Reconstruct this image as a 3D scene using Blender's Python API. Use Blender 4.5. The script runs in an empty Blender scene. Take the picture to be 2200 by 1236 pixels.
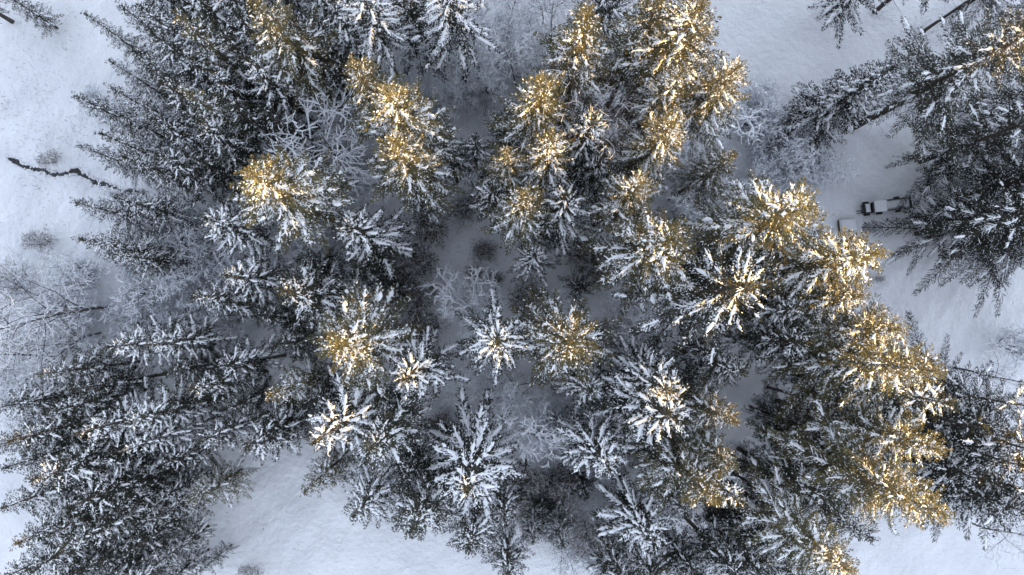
import bpy, math, random
import numpy as np

# ------------------------------------------------------------------ camera, sky, sun, exposure
sc = bpy.context.scene
col = sc.collection
CAM_H = 78.0
cam_d = bpy.data.cameras.new('camera')
cam = bpy.data.objects.new('camera', cam_d)
col.objects.link(cam)
cam.location = (0, 0, CAM_H)
cam.rotation_euler = (math.atan(57 / 1467), -math.atan(15 / 1467), 0)
cam_d.sensor_width = 36.0
cam_d.lens = 36.0 * 1467 / 2200
cam_d.clip_start = 0.5
cam_d.clip_end = 8000
sc.camera = cam

SUN_EL, SUN_AZ = 5.0, -5.0          # azimuth in degrees from +X (the right of the picture) towards +Y
world = bpy.data.worlds.new('World')
sc.world = world
world.use_nodes = True
nt = world.node_tree
bg = nt.nodes['Background']
sky = nt.nodes.new('ShaderNodeTexSky')
sky.sky_type = 'NISHITA'
sky.sun_disc = False
sky.sun_elevation = math.radians(SUN_EL)
sky.sun_rotation = math.radians(90 - SUN_AZ)
sky.altitude = 100
sky.air_density = 1.0
sky.dust_density = 1.2
sky.ozone_density = 4.0
hs = nt.nodes.new('ShaderNodeHueSaturation')
hs.inputs['Saturation'].default_value = 0.29
nt.links.new(sky.outputs[0], hs.inputs['Color'])
nt.links.new(hs.outputs[0], bg.inputs['Color'])
bg.inputs['Strength'].default_value = 0.15

sun_d = bpy.data.lights.new('sun', 'SUN')
sun = bpy.data.objects.new('sun', sun_d)
col.objects.link(sun)
sun_d.energy = 4.0
sun_d.angle = math.radians(0.6)
sun_d.color = (1.0, 0.585, 0.12)
sun.location = (200, -50, 60)
sun.rotation_euler = (0, math.radians(90 - SUN_EL), math.radians(SUN_AZ))

sc.view_settings.view_transform = 'Standard'
sc.view_settings.look = 'None'
sc.view_settings.gamma = 1.0
sc.view_settings.use_curve_mapping = False
sc.view_settings.exposure = 2.94
sc.cycles.max_bounces = 6
sc.cycles.diffuse_bounces = 4
sc.cycles.glossy_bounces = 1
sc.cycles.transmission_bounces = 2
sc.cycles.use_denoising = True

RNG = np.random.default_rng(7)
rnd = random.Random(11)
TRIS = {}

# ------------------------------------------------------------------ materials
def new_mat(name):
    m = bpy.data.materials.new(name)
    m.use_nodes = True
    n = m.node_tree
    b = n.nodes['Principled BSDF']
    return m, n, b

def noise(n, scale, detail=3, obj=True, rough=0.55):
    tc = n.nodes.new('ShaderNodeTexCoord')
    t = n.nodes.new('ShaderNodeTexNoise')
    t.inputs['Scale'].default_value = scale
    t.inputs['Detail'].default_value = detail
    t.inputs['Roughness'].default_value = rough
    n.links.new(tc.outputs['Object'], t.inputs['Vector'])
    return t

def ramp(n, src, stops):
    r = n.nodes.new('ShaderNodeValToRGB')
    e = r.color_ramp.elements
    e[0].position, e[0].color = stops[0][0], (*stops[0][1], 1)
    e[1].position, e[1].color = stops[-1][0], (*stops[-1][1], 1)
    for p, c in stops[1:-1]:
        k = e.new(p)
        k.color = (*c, 1)
    n.links.new(src, r.inputs[0])
    return r

def bump(n, b, src, strength, dist):
    k = n.nodes.new('ShaderNodeBump')
    k.inputs['Strength'].default_value = strength
    k.inputs['Distance'].default_value = dist
    n.links.new(src, k.inputs['Height'])
    n.links.new(k.outputs[0], b.inputs['Normal'])

def simple(name, c, rough=0.8, var=0.25, scale=6, metallic=0.0):
    m, n, b = new_mat(name)
    t = noise(n, scale)
    lo = tuple(x * (1 - var) for x in c)
    hi = tuple(min(1, x * (1 + var)) for x in c)
    r = ramp(n, t.outputs[0], [(0.3, lo), (0.7, hi)])
    n.links.new(r.outputs[0], b.inputs['Base Color'])
    b.inputs['Roughness'].default_value = rough
    b.inputs['Metallic'].default_value = metallic
    return m

def needles_mat(name, dark, mid, olive):
    m, n, b = new_mat(name)
    t = noise(n, 1.3, 4)
    r = ramp(n, t.outputs[0], [(0.3, dark), (0.55, mid), (0.75, olive)])
    oi = n.nodes.new('ShaderNodeObjectInfo')
    hv = n.nodes.new('ShaderNodeHueSaturation')
    mr = n.nodes.new('ShaderNodeMapRange')
    mr.inputs['To Min'].default_value = 0.75
    mr.inputs['To Max'].default_value = 1.3
    n.links.new(oi.outputs['Random'], mr.inputs['Value'])
    n.links.new(mr.outputs[0], hv.inputs['Value'])
    n.links.new(r.outputs[0], hv.inputs['Color'])
    n.links.new(hv.outputs[0], b.inputs['Base Color'])
    b.inputs['Roughness'].default_value = 0.7
    b.inputs['Specular IOR Level'].default_value = 0.29
    tr = n.nodes.new('ShaderNodeBsdfTranslucent')
    n.links.new(hv.outputs[0], tr.inputs['Color'])
    mx = n.nodes.new('ShaderNodeMixShader')
    mx.inputs[0].default_value = 0.3
    n.links.new(b.outputs[0], mx.inputs[1])
    n.links.new(tr.outputs[0], mx.inputs[2])
    n.links.new(mx.outputs[0], n.nodes['Material Output'].inputs['Surface'])
    return m

M = {}
M['needles'] = needles_mat('needles', (0.016, 0.021, 0.016), (0.035, 0.039, 0.026), (0.074, 0.070, 0.038))
M['needles_dark'] = needles_mat('needles_dark', (0.011, 0.015, 0.013), (0.023, 0.027, 0.019), (0.044, 0.045, 0.027))
M['needles_olive'] = needles_mat('needles_olive', (0.038, 0.040, 0.022), (0.110, 0.102, 0.050), (0.230, 0.200, 0.092))  # olive needles, colour brightened so the sunlit crowns read gold
M['bark'] = simple('bark', (0.060, 0.048, 0.040), 0.9, 0.45, 5)
M['bark_grey'] = simple('bark_grey', (0.085, 0.078, 0.072), 0.9, 0.4, 7)
M['twig'] = simple('twig', (0.095, 0.080, 0.070), 0.9, 0.35, 3)
M['twig_brown'] = simple('twig_brown', (0.075, 0.052, 0.040), 0.9, 0.35, 3)
m, n, b = new_mat('branch_snow')
b.inputs['Base Color'].default_value = (0.82, 0.85, 0.90, 1)
b.inputs['Roughness'].default_value = 0.65
t = noise(n, 9, 4)
bump(n, b, t.outputs[0], 0.5, 0.06)
M['snow'] = m
m, n, b = new_mat('ground_snow')
t1 = noise(n, 0.14, 5)
t2 = noise(n, 1.5, 6, rough=0.65)
r1 = ramp(n, t1.outputs[0], [(0.35, (0.655, 0.675, 0.72)), (0.65, (0.75, 0.77, 0.81))])
r2 = ramp(n, t2.outputs[0], [(0.60, (0, 0, 0)), (0.80, (1, 1, 1))])
mx = n.nodes.new('ShaderNodeMix')
mx.data_type = 'RGBA'
ml = n.nodes.new('ShaderNodeMath')
ml.operation = 'MULTIPLY'
ml.inputs[1].default_value = 0.22
n.links.new(r2.outputs[0], ml.inputs[0])
n.links.new(ml.outputs[0], mx.inputs['Factor'])
n.links.new(r1.outputs[0], mx.inputs['A'])
mx.inputs['B'].default_value = (0.42, 0.38, 0.34, 1)
n.links.new(mx.outputs['Result'], b.inputs['Base Color'])
b.inputs['Roughness'].default_value = 0.7
t3 = noise(n, 1.1, 6, rough=0.6)
bump(n, b, t3.outputs[0], 0.8, 0.34)
M['ground'] = m
m, n, b = new_mat('stream_water')
b.inputs['Base Color'].default_value = (0.012, 0.015, 0.018, 1)
b.inputs['Roughness'].default_value = 0.12
t = noise(n, 8, 3)
bump(n, b, t.outputs[0], 0.25, 0.02)
M['water'] = m
M['mud'] = simple('wet_bank', (0.03, 0.028, 0.026), 0.8, 0.4, 4)
M['black'] = simple('black_rubber', (0.02, 0.02, 0.021), 0.8, 0.3, 9)
M['dark_paint'] = simple('dark_paint', (0.045, 0.04, 0.036), 0.5, 0.3, 5)
M['steel'] = simple('worn_steel', (0.16, 0.16, 0.165), 0.5, 0.3, 8, 0.6)
M['glass'] = simple('dark_glass', (0.015, 0.018, 0.02), 0.12, 0.2, 3)
M['wood'] = simple('weathered_wood', (0.11, 0.085, 0.065), 0.85, 0.35, 6)
M['weed'] = simple('dry_weed', (0.10, 0.085, 0.065), 0.9, 0.4, 2)

# ------------------------------------------------------------------ mesh helpers
def nrm(a):
    return a / np.maximum(np.linalg.norm(a, axis=-1, keepdims=True), 1e-9)

def mesh_from(name, V, Q, mat, smooth=False):
    V = np.ascontiguousarray(V, dtype=np.float32).reshape(-1, 3)
    Q = np.ascontiguousarray(Q, dtype=np.int32).reshape(-1, 4)
    me = bpy.data.meshes.new(name)
    me.vertices.add(len(V))
    me.vertices.foreach_set('co', V.ravel())
    me.loops.add(Q.size)
    me.loops.foreach_set('vertex_index', Q.ravel())
    me.polygons.add(len(Q))
    me.polygons.foreach_set('loop_start', np.arange(0, Q.size, 4, dtype=np.int32))
    me.polygons.foreach_set('use_smooth', np.full(len(Q), smooth))
    me.update(calc_edges=True)
    me.materials.append(M[mat])
    TRIS[name + str(len(TRIS))] = 2 * len(Q)
    return me

class Acc:
    """collects vertices and quads"""
    def __init__(self):
        self.v, self.q, self.n = [], [], 0
    def add(self, V, Q):
        V = np.asarray(V, dtype=np.float64).reshape(-1, 3)
        if len(V) == 0:
            return
        self.v.append(V)
        self.q.append(np.asarray(Q, dtype=np.int64).reshape(-1, 4) + self.n)
        self.n += len(V)
    def blades(self, p, d, length, width, roll=0.35):
        """diamond sprays: p,d (N,3); length,width (N,)"""
        N = len(p)
        if N == 0:
            return
        z = np.array([0, 0, 1.0])
        side = nrm(np.cross(np.broadcast_to(z, d.shape), d) + 1e-4)
        up = np.cross(d, side)
        a = RNG.normal(0, roll, N)[:, None]
        side = side * np.cos(a) + up * np.sin(a)
        L = length[:, None]
        W = width[:, None]
        mid = p + d * L * 0.45
        V = np.stack([p, mid + side * W, p + d * L - np.array([0, 0, 1]) * L * 0.08, mid - side * W], axis=1)
        self.add(V, np.arange(4 * N).reshape(N, 4))
    def tubes(self, c, rw, rh, S, close=False):
        """c (N,R,3) ring centres; rw,rh (N,R) half width and half height"""
        N, R, _ = c.shape
        if N == 0:
            return
        t = np.empty_like(c)
        t[:, 1:-1] = c[:, 2:] - c[:, :-2]
        t[:, 0] = c[:, 1] - c[:, 0]
        t[:, -1] = c[:, -1] - c[:, -2]
        t = nrm(t)
        ref = np.zeros_like(t)
        steep = np.abs(t[..., 2:3]) > 0.93
        ref[..., 2:3] = np.where(steep, 0, 1)
        ref[..., 0:1] = np.where(steep, 1, 0)
        side = nrm(np.cross(ref, t))
        up = np.cross(t, side)
        th = np.arange(S) / S * 2 * math.pi
        V = c[:, :, None, :] + side[:, :, None, :] * (np.cos(th)[None, None, :, None] * rw[:, :, None, None]) \
            + up[:, :, None, :] * (np.sin(th)[None, None, :, None] * rh[:, :, None, None])
        k = np.arange(S)
        k2 = (k + 1) % S
        r = np.arange(R - 1)
        base = (np.arange(N) * R * S)[:, None, None]
        a = base + r[None, :, None] * S
        Q = np.stack([a + k, a + k2, a + S + k2, a + S + k], axis=-1)
        self.add(V, Q)
    def pillows(self, c, rw, rh, S=6, jit=0.22):
        """snow pillows along (N,R,3) centre lines; tapered, lumpy, lying with their base on the line"""
        N, R, _ = c.shape
        if N == 0:
            return
        k = np.linspace(0.04, 0.96, R)
        prof = np.sin(math.pi * k) ** 0.4
        prof[0], prof[-1] = 0.12, 0.12
        f = prof[None, :] * (1 + RNG.uniform(-jit, jit, (N, R)) * 1.5)
        c = c.copy()
        c[..., 2] += (rh[:, None] * f) * 0.55
        w = rw[:, None] * f
        h = rh[:, None] * f
        n0 = self.n
        self.tubes(c, w, h, S)
        V = self.v[-1]
        V += RNG.normal(0, 0.10, V.shape) * np.repeat(w.ravel(), S)[:, None]
    def box(self, x0, x1, y0, y1, z0, z1):
        V = [(x0, y0, z0), (x1, y0, z0), (x1, y1, z0), (x0, y1, z0), (x0, y0, z1), (x1, y0, z1), (x1, y1, z1), (x0, y1, z1)]
        Q = [(0, 3, 2, 1), (4, 5, 6, 7), (0, 1, 5, 4), (1, 2, 6, 5), (2, 3, 7, 6), (3, 0, 4, 7)]
        self.add(V, Q)
    def mesh(self, name, mat, smooth=False):
        if not self.v:
            return None
        return mesh_from(name, np.concatenate(self.v), np.concatenate(self.q), mat, smooth)

# ------------------------------------------------------------------ terrain
SAZ = (math.cos(math.radians(SUN_AZ)), math.sin(math.radians(SUN_AZ)))
def sstep(a, b, x):
    t = np.clip((x - a) / (b - a + 1e-12), 0, 1)
    return t * t * (3 - 2 * t)
STREAM = np.array([(-57.3, 17.97), (-55.59, 17.17), (-53.73, 16.58), (-52.66, 16.16), (-50.81, 16.16), (-49.33, 16.27), (-49.17, 16.27), (-47.89, 15.68), (-46.82, 15.15), (-45.22, 14.46), (-43.78, 14.19), (-42.57, 14.09), (-41.23, 13.61)], dtype=float)
def seg_dist(x, y, P):
    d = np.full(np.shape(x), 1e9)
    for i in range(len(P) - 1):
        a, b_ = P[i], P[i + 1]
        ab = b_ - a
        t = np.clip(((x - a[0]) * ab[0] + (y - a[1]) * ab[1]) / (ab @ ab), 0, 1)
        d = np.minimum(d, np.hypot(x - a[0] - t * ab[0], y - a[1] - t * ab[1]))
    return d
def ground_z(x, y):
    x = np.asarray(x, dtype=float)
    y = np.asarray(y, dtype=float)
    z = 0.16 * np.sin(x * 0.19 + 1.3 * np.sin(y * 0.11)) + 0.13 * np.sin(y * 0.23 + 0.7 + 1.1 * np.sin(x * 0.09))
    z = z + 0.07 * np.sin(x * 0.83 + y * 0.41 + 1.5 * np.sin(y * 0.3)) + 0.035 * np.sin(x * 1.9 - y * 1.4 + 2 * np.sin(x * 0.37)) + 0.04 * np.sin(y * 1.07 - x * 0.52 + 2)
    d = x * SAZ[0] + y * SAZ[1]
    e = -x * SAZ[1] + y * SAZ[0]
    shade_ridge = 32.8 + 6.0 * (1 - sstep(-20, -8, e)) + 1.0 * np.sin(e * 0.05 + 0.6) + 0.8 * np.sin(e * 0.13 + 2.0)
    z = z + shade_ridge * sstep(95, 165, d)                # unseen rise added in the east, shaped to keep low sun off the ground
    s = seg_dist(x, y, STREAM)
    z = z - 0.30 * np.exp(-(s / 0.9) ** 2)
    return z

def axis(lo, hi, step, far):
    a = list(np.arange(lo, hi + 1e-6, step))
    s, v, out = step, hi, []
    while v < far:
        s *= 1.22
        v += s
        out.append(v)
    s, v, neg = step, lo, []
    while v > -far:
        s *= 1.22
        v -= s
        neg.append(v)
    return np.array(neg[::-1] + a + out)
gx = axis(-68, 68, 0.6, 3000)
gy = axis(-44, 48, 0.6, 3000)
X, Y = np.meshgrid(gx, gy)
Z = ground_z(X, Y)
V = np.stack([X, Y, Z], -1).reshape(-1, 3)
nx, ny = len(gx), len(gy)
ii, jj = np.meshgrid(np.arange(nx - 1), np.arange(ny - 1))
a0 = (jj * nx + ii).ravel()
ground = bpy.data.objects.new('ground', mesh_from('ground', V, np.stack([a0, a0 + 1, a0 + nx + 1, a0 + nx], -1), 'ground', True))
ground['kind'] = 'structure'
ground['label'] = 'snow covered ground of the wood and open fields'
col.objects.link(ground)

# ------------------------------------------------------------------ object helpers
def empty(name, label, cat, loc, rz=0.0, group=None, scale=(1, 1, 1)):
    o = bpy.data.objects.new(name, None)
    o.empty_display_size = 0.5
    col.objects.link(o)
    o.location = loc
    o.rotation_euler = (0, 0, rz)
    o.scale = scale
    o['label'], o['category'] = label, cat
    if group:
        o['group'] = group
    return o
def part(name, me, parent):
    o = bpy.data.objects.new(name, me)
    col.objects.link(o)
    o.parent = parent
    return o

# ------------------------------------------------------------------ conifer builder
def make_conifer(seed, h, r, cb=0.3, nb=150, prof=0.8, up=0.55, low=-0.30, droop=0.18, twig=0.115, blade=0.055,
                 snow=0.5, dust=0.072, mat='needles', bw=0.029, irregular=0.13, topclear=0.10, dead=14, pil=1.0, twl=0.235, tpow=0.9):
    global RNG
    RNG = np.random.default_rng(seed)
    fol, sn, tr = Acc(), Acc(), Acc()
    z0 = h * cb
    H = h - z0
    # trunk
    zz = np.linspace(-0.6, h * 0.985, 10)
    wob = np.cumsum(RNG.normal(0, 0.018, (10, 2)), 0) * h / 20
    wob -= wob[1]
    c = np.stack([wob[:, 0], wob[:, 1], zz], -1)[None]
    rr = (0.0095 * h) * (1 - zz / h) ** 0.85 + 0.015
    rr[0] = rr[1] * 1.25
    tr.tubes(c, rr[None], rr[None], 8)
    def trunk_xy(z):
        return np.array([np.interp(z, zz, wob[:, 0]), np.interp(z, zz, wob[:, 1])])
    ga = RNG.uniform(0, 6.28)
    lump = RNG.uniform(0, 6.28, 3)
    for i in range(nb):
        t = (i + RNG.uniform(0, 1)) / nb
        t = t ** tpow
        z = z0 + H * t * 0.992
        az = ga + i * 2.39996 + RNG.normal(0, 0.25)
        env = (1 - t) ** prof * (0.72 + 0.28 * min(1, t / 0.12))
        lob = 1 + irregular * math.sin(2 * az + lump[0]) * 0.6 + irregular * 0.6 * math.sin(5 * t * 3 + lump[1] + az)
        L = max(0.28, r * env * lob * (1 + RNG.normal(0, irregular)))
        L = max(0.25, L)
        e = low + (up - low) * t ** 1.5 + RNG.normal(0, 0.06)
        if t > 0.93:
            e += 0.6 * (t - 0.93) / 0.07
        dr = droop * RNG.uniform(0.6, 1.4) * (1 - 0.6 * t)
        u = np.array([math.cos(az), math.sin(az), 0])
        bend = RNG.normal(0, 0.10)
        vdir = np.array([-u[1], u[0], 0])
        txy = trunk_xy(z)
        base = np.array([txy[0], txy[1], z])
        def axis_pt(s):
            s = np.asarray(s, dtype=float)
            return base + (u * L * 0.97) * s[..., None] + vdir * (bend * L * s ** 2)[..., None] \
                + np.array([0, 0, 1.0]) * (L * (math.tan(e) * s - dr * s ** 2 + 0.10 * s ** 3))[..., None]
        # limb
        s5 = np.linspace(0, 0.96, 5)
        lr = (0.010 + 0.0085 * L) * (1 - 0.82 * s5)
        tr.tubes(axis_pt(s5)[None], lr[None], lr[None], 4)
        # side twigs
        K = max(3, int(L / twig))
        s = np.clip((np.arange(K) + RNG.uniform(0, 1, K)) / K, 0.02, 1)
        s = 0.08 + 0.92 * s
        s = np.concatenate([s, s[::1], [0.985, 0.97]])
        sd = np.concatenate([np.ones(K), -np.ones(K), [0.3, -0.3]])
        p = axis_pt(s)
        T = nrm(axis_pt(s + 0.03) - axis_pt(s - 0.03))
        side = nrm(np.cross(np.array([0, 0, 1.0]), T))
        ang = np.radians(RNG.normal(44, 8, len(s))) * np.clip(1.15 - 0.35 * s, 0.5, 1.2)
        d = T * np.cos(ang)[:, None] + side * (np.sin(ang) * sd)[:, None]
        d[:, 2] -= RNG.uniform(0.0, 0.30, len(s))
        d = nrm(d)
        l = twl * L * (np.clip(1.06 - s, 0, 1)) ** 0.62 * (0.35 + 0.65 * np.minimum(1, s / 0.4)) * RNG.uniform(0.65, 1.25, len(s))
        l = np.clip(l, 0.16, 1.5)
        # blades along the twigs
        m = np.maximum(2, (l / blade).astype(int))
        idx = np.repeat(np.arange(len(s)), m)
        first = np.cumsum(m) - m
        tau = (np.arange(len(idx)) - np.repeat(first, m) + RNG.uniform(0.2, 1.0, len(idx))) / m[idx]
        tau = np.clip(tau, 0, 1)
        bp = p[idx] + d[idx] * (tau * l[idx])[:, None]
        w = nrm(np.cross(np.array([0, 0, 1.0]), d[idx]))
        sg = np.where(RNG.random(len(idx)) < 0.5, -1.0, 1.0)
        ba = np.radians(RNG.normal(33, 12, len(idx))) * (1 - 0.6 * tau)
        bd = d[idx] * np.cos(ba)[:, None] + w * (np.sin(ba) * sg)[:, None]
        bd[:, 2] += RNG.normal(-0.10, 0.25, len(idx))
        bd = nrm(bd)
        bl = RNG.uniform(0.12, 0.26, len(idx)) * (1 - 0.25 * tau)
        fol.blades(bp, bd, bl, np.full(len(idx), bw) * RNG.uniform(0.7, 1.3, len(idx)), 0.85)
        topf = 1.0 if t < 1 - topclear else max(0.15, (1 - t) / topclear)
        # snow: a strip along the spine of the frond, spreading onto the twigs beside it
        amount = snow * topf
        strips = []
        if L > 0.45 and RNG.random() < min(0.97, 0.22 + 0.62 * amount):
            cur = RNG.uniform(0.18, 0.45)
            while cur < 0.9:
                sb = min(0.99, cur + min(1.5 / L, RNG.uniform(0.25, 0.8)) * (0.55 + 0.45 * min(1.5, amount)))
                strips.append((cur, sb))
                cur = sb + RNG.uniform(0.03, 0.30) / max(0.5, amount)
        on = np.zeros(len(s), bool)
        for sa, sb in strips:
            on |= (s > sa) & (s < sb)
            n_r = int(np.clip((sb - sa) * L / 0.13, 4, 16))
            ks = np.linspace(sa, sb, n_r)
            cc = axis_pt(ks)
            cc += vdir * (np.cumsum(RNG.normal(0, 0.02, n_r)))[:, None]
            cc[:, 2] += 0.04
            wd = np.clip(0.05 + 0.018 * L * RNG.uniform(0.6, 1.4), 0.05, 0.125) * pil * 0.86
            sn.pillows(cc[None], np.array([wd]), np.array([wd * RNG.uniform(0.45, 0.7)]), 6, 0.42)
        pd = np.where(on[idx], 0.30 * (1 - 0.8 * tau), 0.0) + dust
        sel = RNG.random(len(idx)) < pd
        sn.blades(bp[sel] + np.array([0, 0, 0.03]), bd[sel], bl[sel] * 0.95, np.full(sel.sum(), bw * 1.0), 0.2)
        pr = np.where(on, 0.50, 0.04 * amount)
        sel = (RNG.random(len(s)) < pr) & (l > 0.18)
        if sel.any():
            a_ = np.where(on[sel], 0.0, RNG.uniform(0.0, 0.4, sel.sum()))
            b_ = a_ + RNG.uniform(0.25, 0.95, sel.sum()) ** 1.3
            kk = np.linspace(0, 1, 4)
            tt = (a_[:, None] + (b_ - a_)[:, None] * kk[None]) * l[sel][:, None]
            cc = p[sel][:, None, :] + d[sel][:, None, :] * tt[..., None]
            cc[..., 2] += 0.03
            sn.pillows(cc, RNG.uniform(0.028, 0.062, sel.sum()) * pil, RNG.uniform(0.025, 0.045, sel.sum()) * pil, 5)
    # leader shoot
    K = 26
    zt = h - RNG.uniform(0, 0.9, K)
    az = RNG.uniform(0, 6.28, K)
    d = nrm(np.stack([np.cos(az) * 0.55, np.sin(az) * 0.55, np.full(K, 0.75)], -1))
    txy = trunk_xy(h)
    p = np.stack([np.full(K, txy[0]), np.full(K, txy[1]), zt], -1)
    fol.blades(p, d, RNG.uniform(0.2, 0.36, K), np.full(K, 0.04))
    # dead limbs under the crown
    for i in range(dead):
        z = RNG.uniform(max(0.12 * h, z0 * 0.3), z0 + 0.05 * h)
        az = RNG.uniform(0, 6.28)
        L = RNG.uniform(0.5, 2.0)
        k = np.linspace(0, 1, 4)
        txy = trunk_xy(z)
        c = np.stack([txy[0] + math.cos(az) * L * k, txy[1] + math.sin(az) * L * k, z - 0.25 * L * k + RNG.normal(0, 0.05, 4)], -1)
        tr.tubes(c[None], (0.028 * (1 - 0.8 * k))[None], (0.028 * (1 - 0.8 * k))[None], 3)
    return dict(h=h, r=r, trunk=tr.mesh('trunk', 'bark', True), crown=fol.mesh('crown', mat), snow=sn.mesh('snow', 'snow', True))

# ------------------------------------------------------------------ leafless trees and shrubs
def make_leafless(seed, h, spread=0.8, fork=0.3, n1=8, n2=6, n3=5, n4=3, snow=0.03, snowp=0.85, mat='bark_grey', tw='twig', stems=1,
                  up1=0.55, twist=0.22, rt=None):
    R = np.random.default_rng(seed)
    segs = []            # level, points (k,3), radii (k)
    def grow(p, d, L, rad, k, level, curl):
        pts, rs = [p], [rad]
        for i in range(k):
            d = d + R.normal(0, curl, 3) + np.array([0, 0, 0.06 if level < 3 else 0.0])
            d = d / np.linalg.norm(d)
            p = p + d * L / k
            pts.append(p)
            rs.append(rad * (1 - 0.75 * (i + 1) / k))
        segs.append((level, np.array(pts), np.array(rs)))
        return np.array(pts), np.array(rs)
    def kids(pts, rs, n, L, lo, ang, k, level, curl):
        out = []
        m = len(pts) - 1
        ph = R.uniform(0, 6.28)
        for i in range(n):
            f = lo + (1 - lo) * (i + R.uniform(0.1, 0.9)) / n
            x = f * m
            j = min(int(x), m - 1)
            p = pts[j] + (pts[j + 1] - pts[j]) * (x - j)
            t = pts[j + 1] - pts[j]
            t = t / np.linalg.norm(t)
            a = np.cross(t, [0.3, 0.5, 0.8])
            a /= np.linalg.norm(a)
            b_ = np.cross(t, a)
            q = ph + i * 2.4 + R.normal(0, 0.3)
            g = math.radians(R.normal(ang, 10))
            d = t * math.cos(g) + (a * math.cos(q) + b_ * math.sin(q)) * math.sin(g)
            rad = max(0.012, rs[j] * 0.62)
            out.append(grow(p, d, L * R.uniform(0.6, 1.25) * (1.15 - 0.5 * f), rad, k, level, curl))
        return out
    rt = rt or 0.0105 * h + 0.02
    for s in range(stems):
        az = R.uniform(0, 6.28)
        tilt = 0.06 if stems == 1 else R.uniform(0.2, 0.75)
        d0 = np.array([math.cos(az) * tilt, math.sin(az) * tilt, 1.0])
        d0 /= np.linalg.norm(d0)
        off = np.zeros(3) if stems == 1 else np.array([R.normal(0, 0.12), R.normal(0, 0.12), 0])
        tp, trd = grow(np.array([0, 0, -0.25]) + off, d0, h * R.uniform(0.85, 1.0), rt / math.sqrt(stems), 8, 0, 0.06)
        for a, ar in kids(tp, trd, n1, h * 0.42 * spread, fork, 50 if stems == 1 else 35, 5, 1, twist):
            for b_, br in kids(a, ar, n2, h * 0.20 * spread, 0.2, 45, 4, 2, twist):
                for c, cr in kids(b_, br, n3, h * 0.105 * spread, 0.2, 42, 3, 3, twist):
                    if n4:
                        kids(c, cr, n4, h * 0.06 * spread, 0.2, 40, 2, 4, twist)
    tk, cr_, sn = Acc(), Acc(), Acc()
    global RNG
    RNG = np.random.default_rng(seed + 5)
    for lv, P, r_ in segs:
        tgt = tk if lv <= 1 else cr_
        tgt.tubes(P[None], r_[None], r_[None], 6 if lv == 0 else (4 if lv == 1 else 3))
        if snow and R.random() < snowp:
            t = P[-1] - P[0]
            flat = 1 - abs(t[2]) / np.linalg.norm(t)
            if flat > 0.18 or lv >= 2:
                w = snow * (1.3, 1.25, 1.15, 0.95, 0.75)[lv] * (0.65 + 0.4 * flat)
                Q = P.copy()
                Q[:, 2] += r_ + w * 0.25
                if lv == 0:
                    Q = Q[3:]
                if len(Q) >= 3:
                    n_ = len(Q)
                    rr = w * (1 - 0.45 * np.linspace(0, 1, n_)) * RNG.uniform(0.7, 1.3, n_)
                    sn.tubes(Q[None], rr[None], rr[None] * 0.8, 4)
    return dict(h=h, r=h * 0.5, trunk=tk.mesh('trunk', mat, True), crown=cr_.mesh('crown', tw), snow=sn.mesh('snow', 'snow', True))

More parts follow.
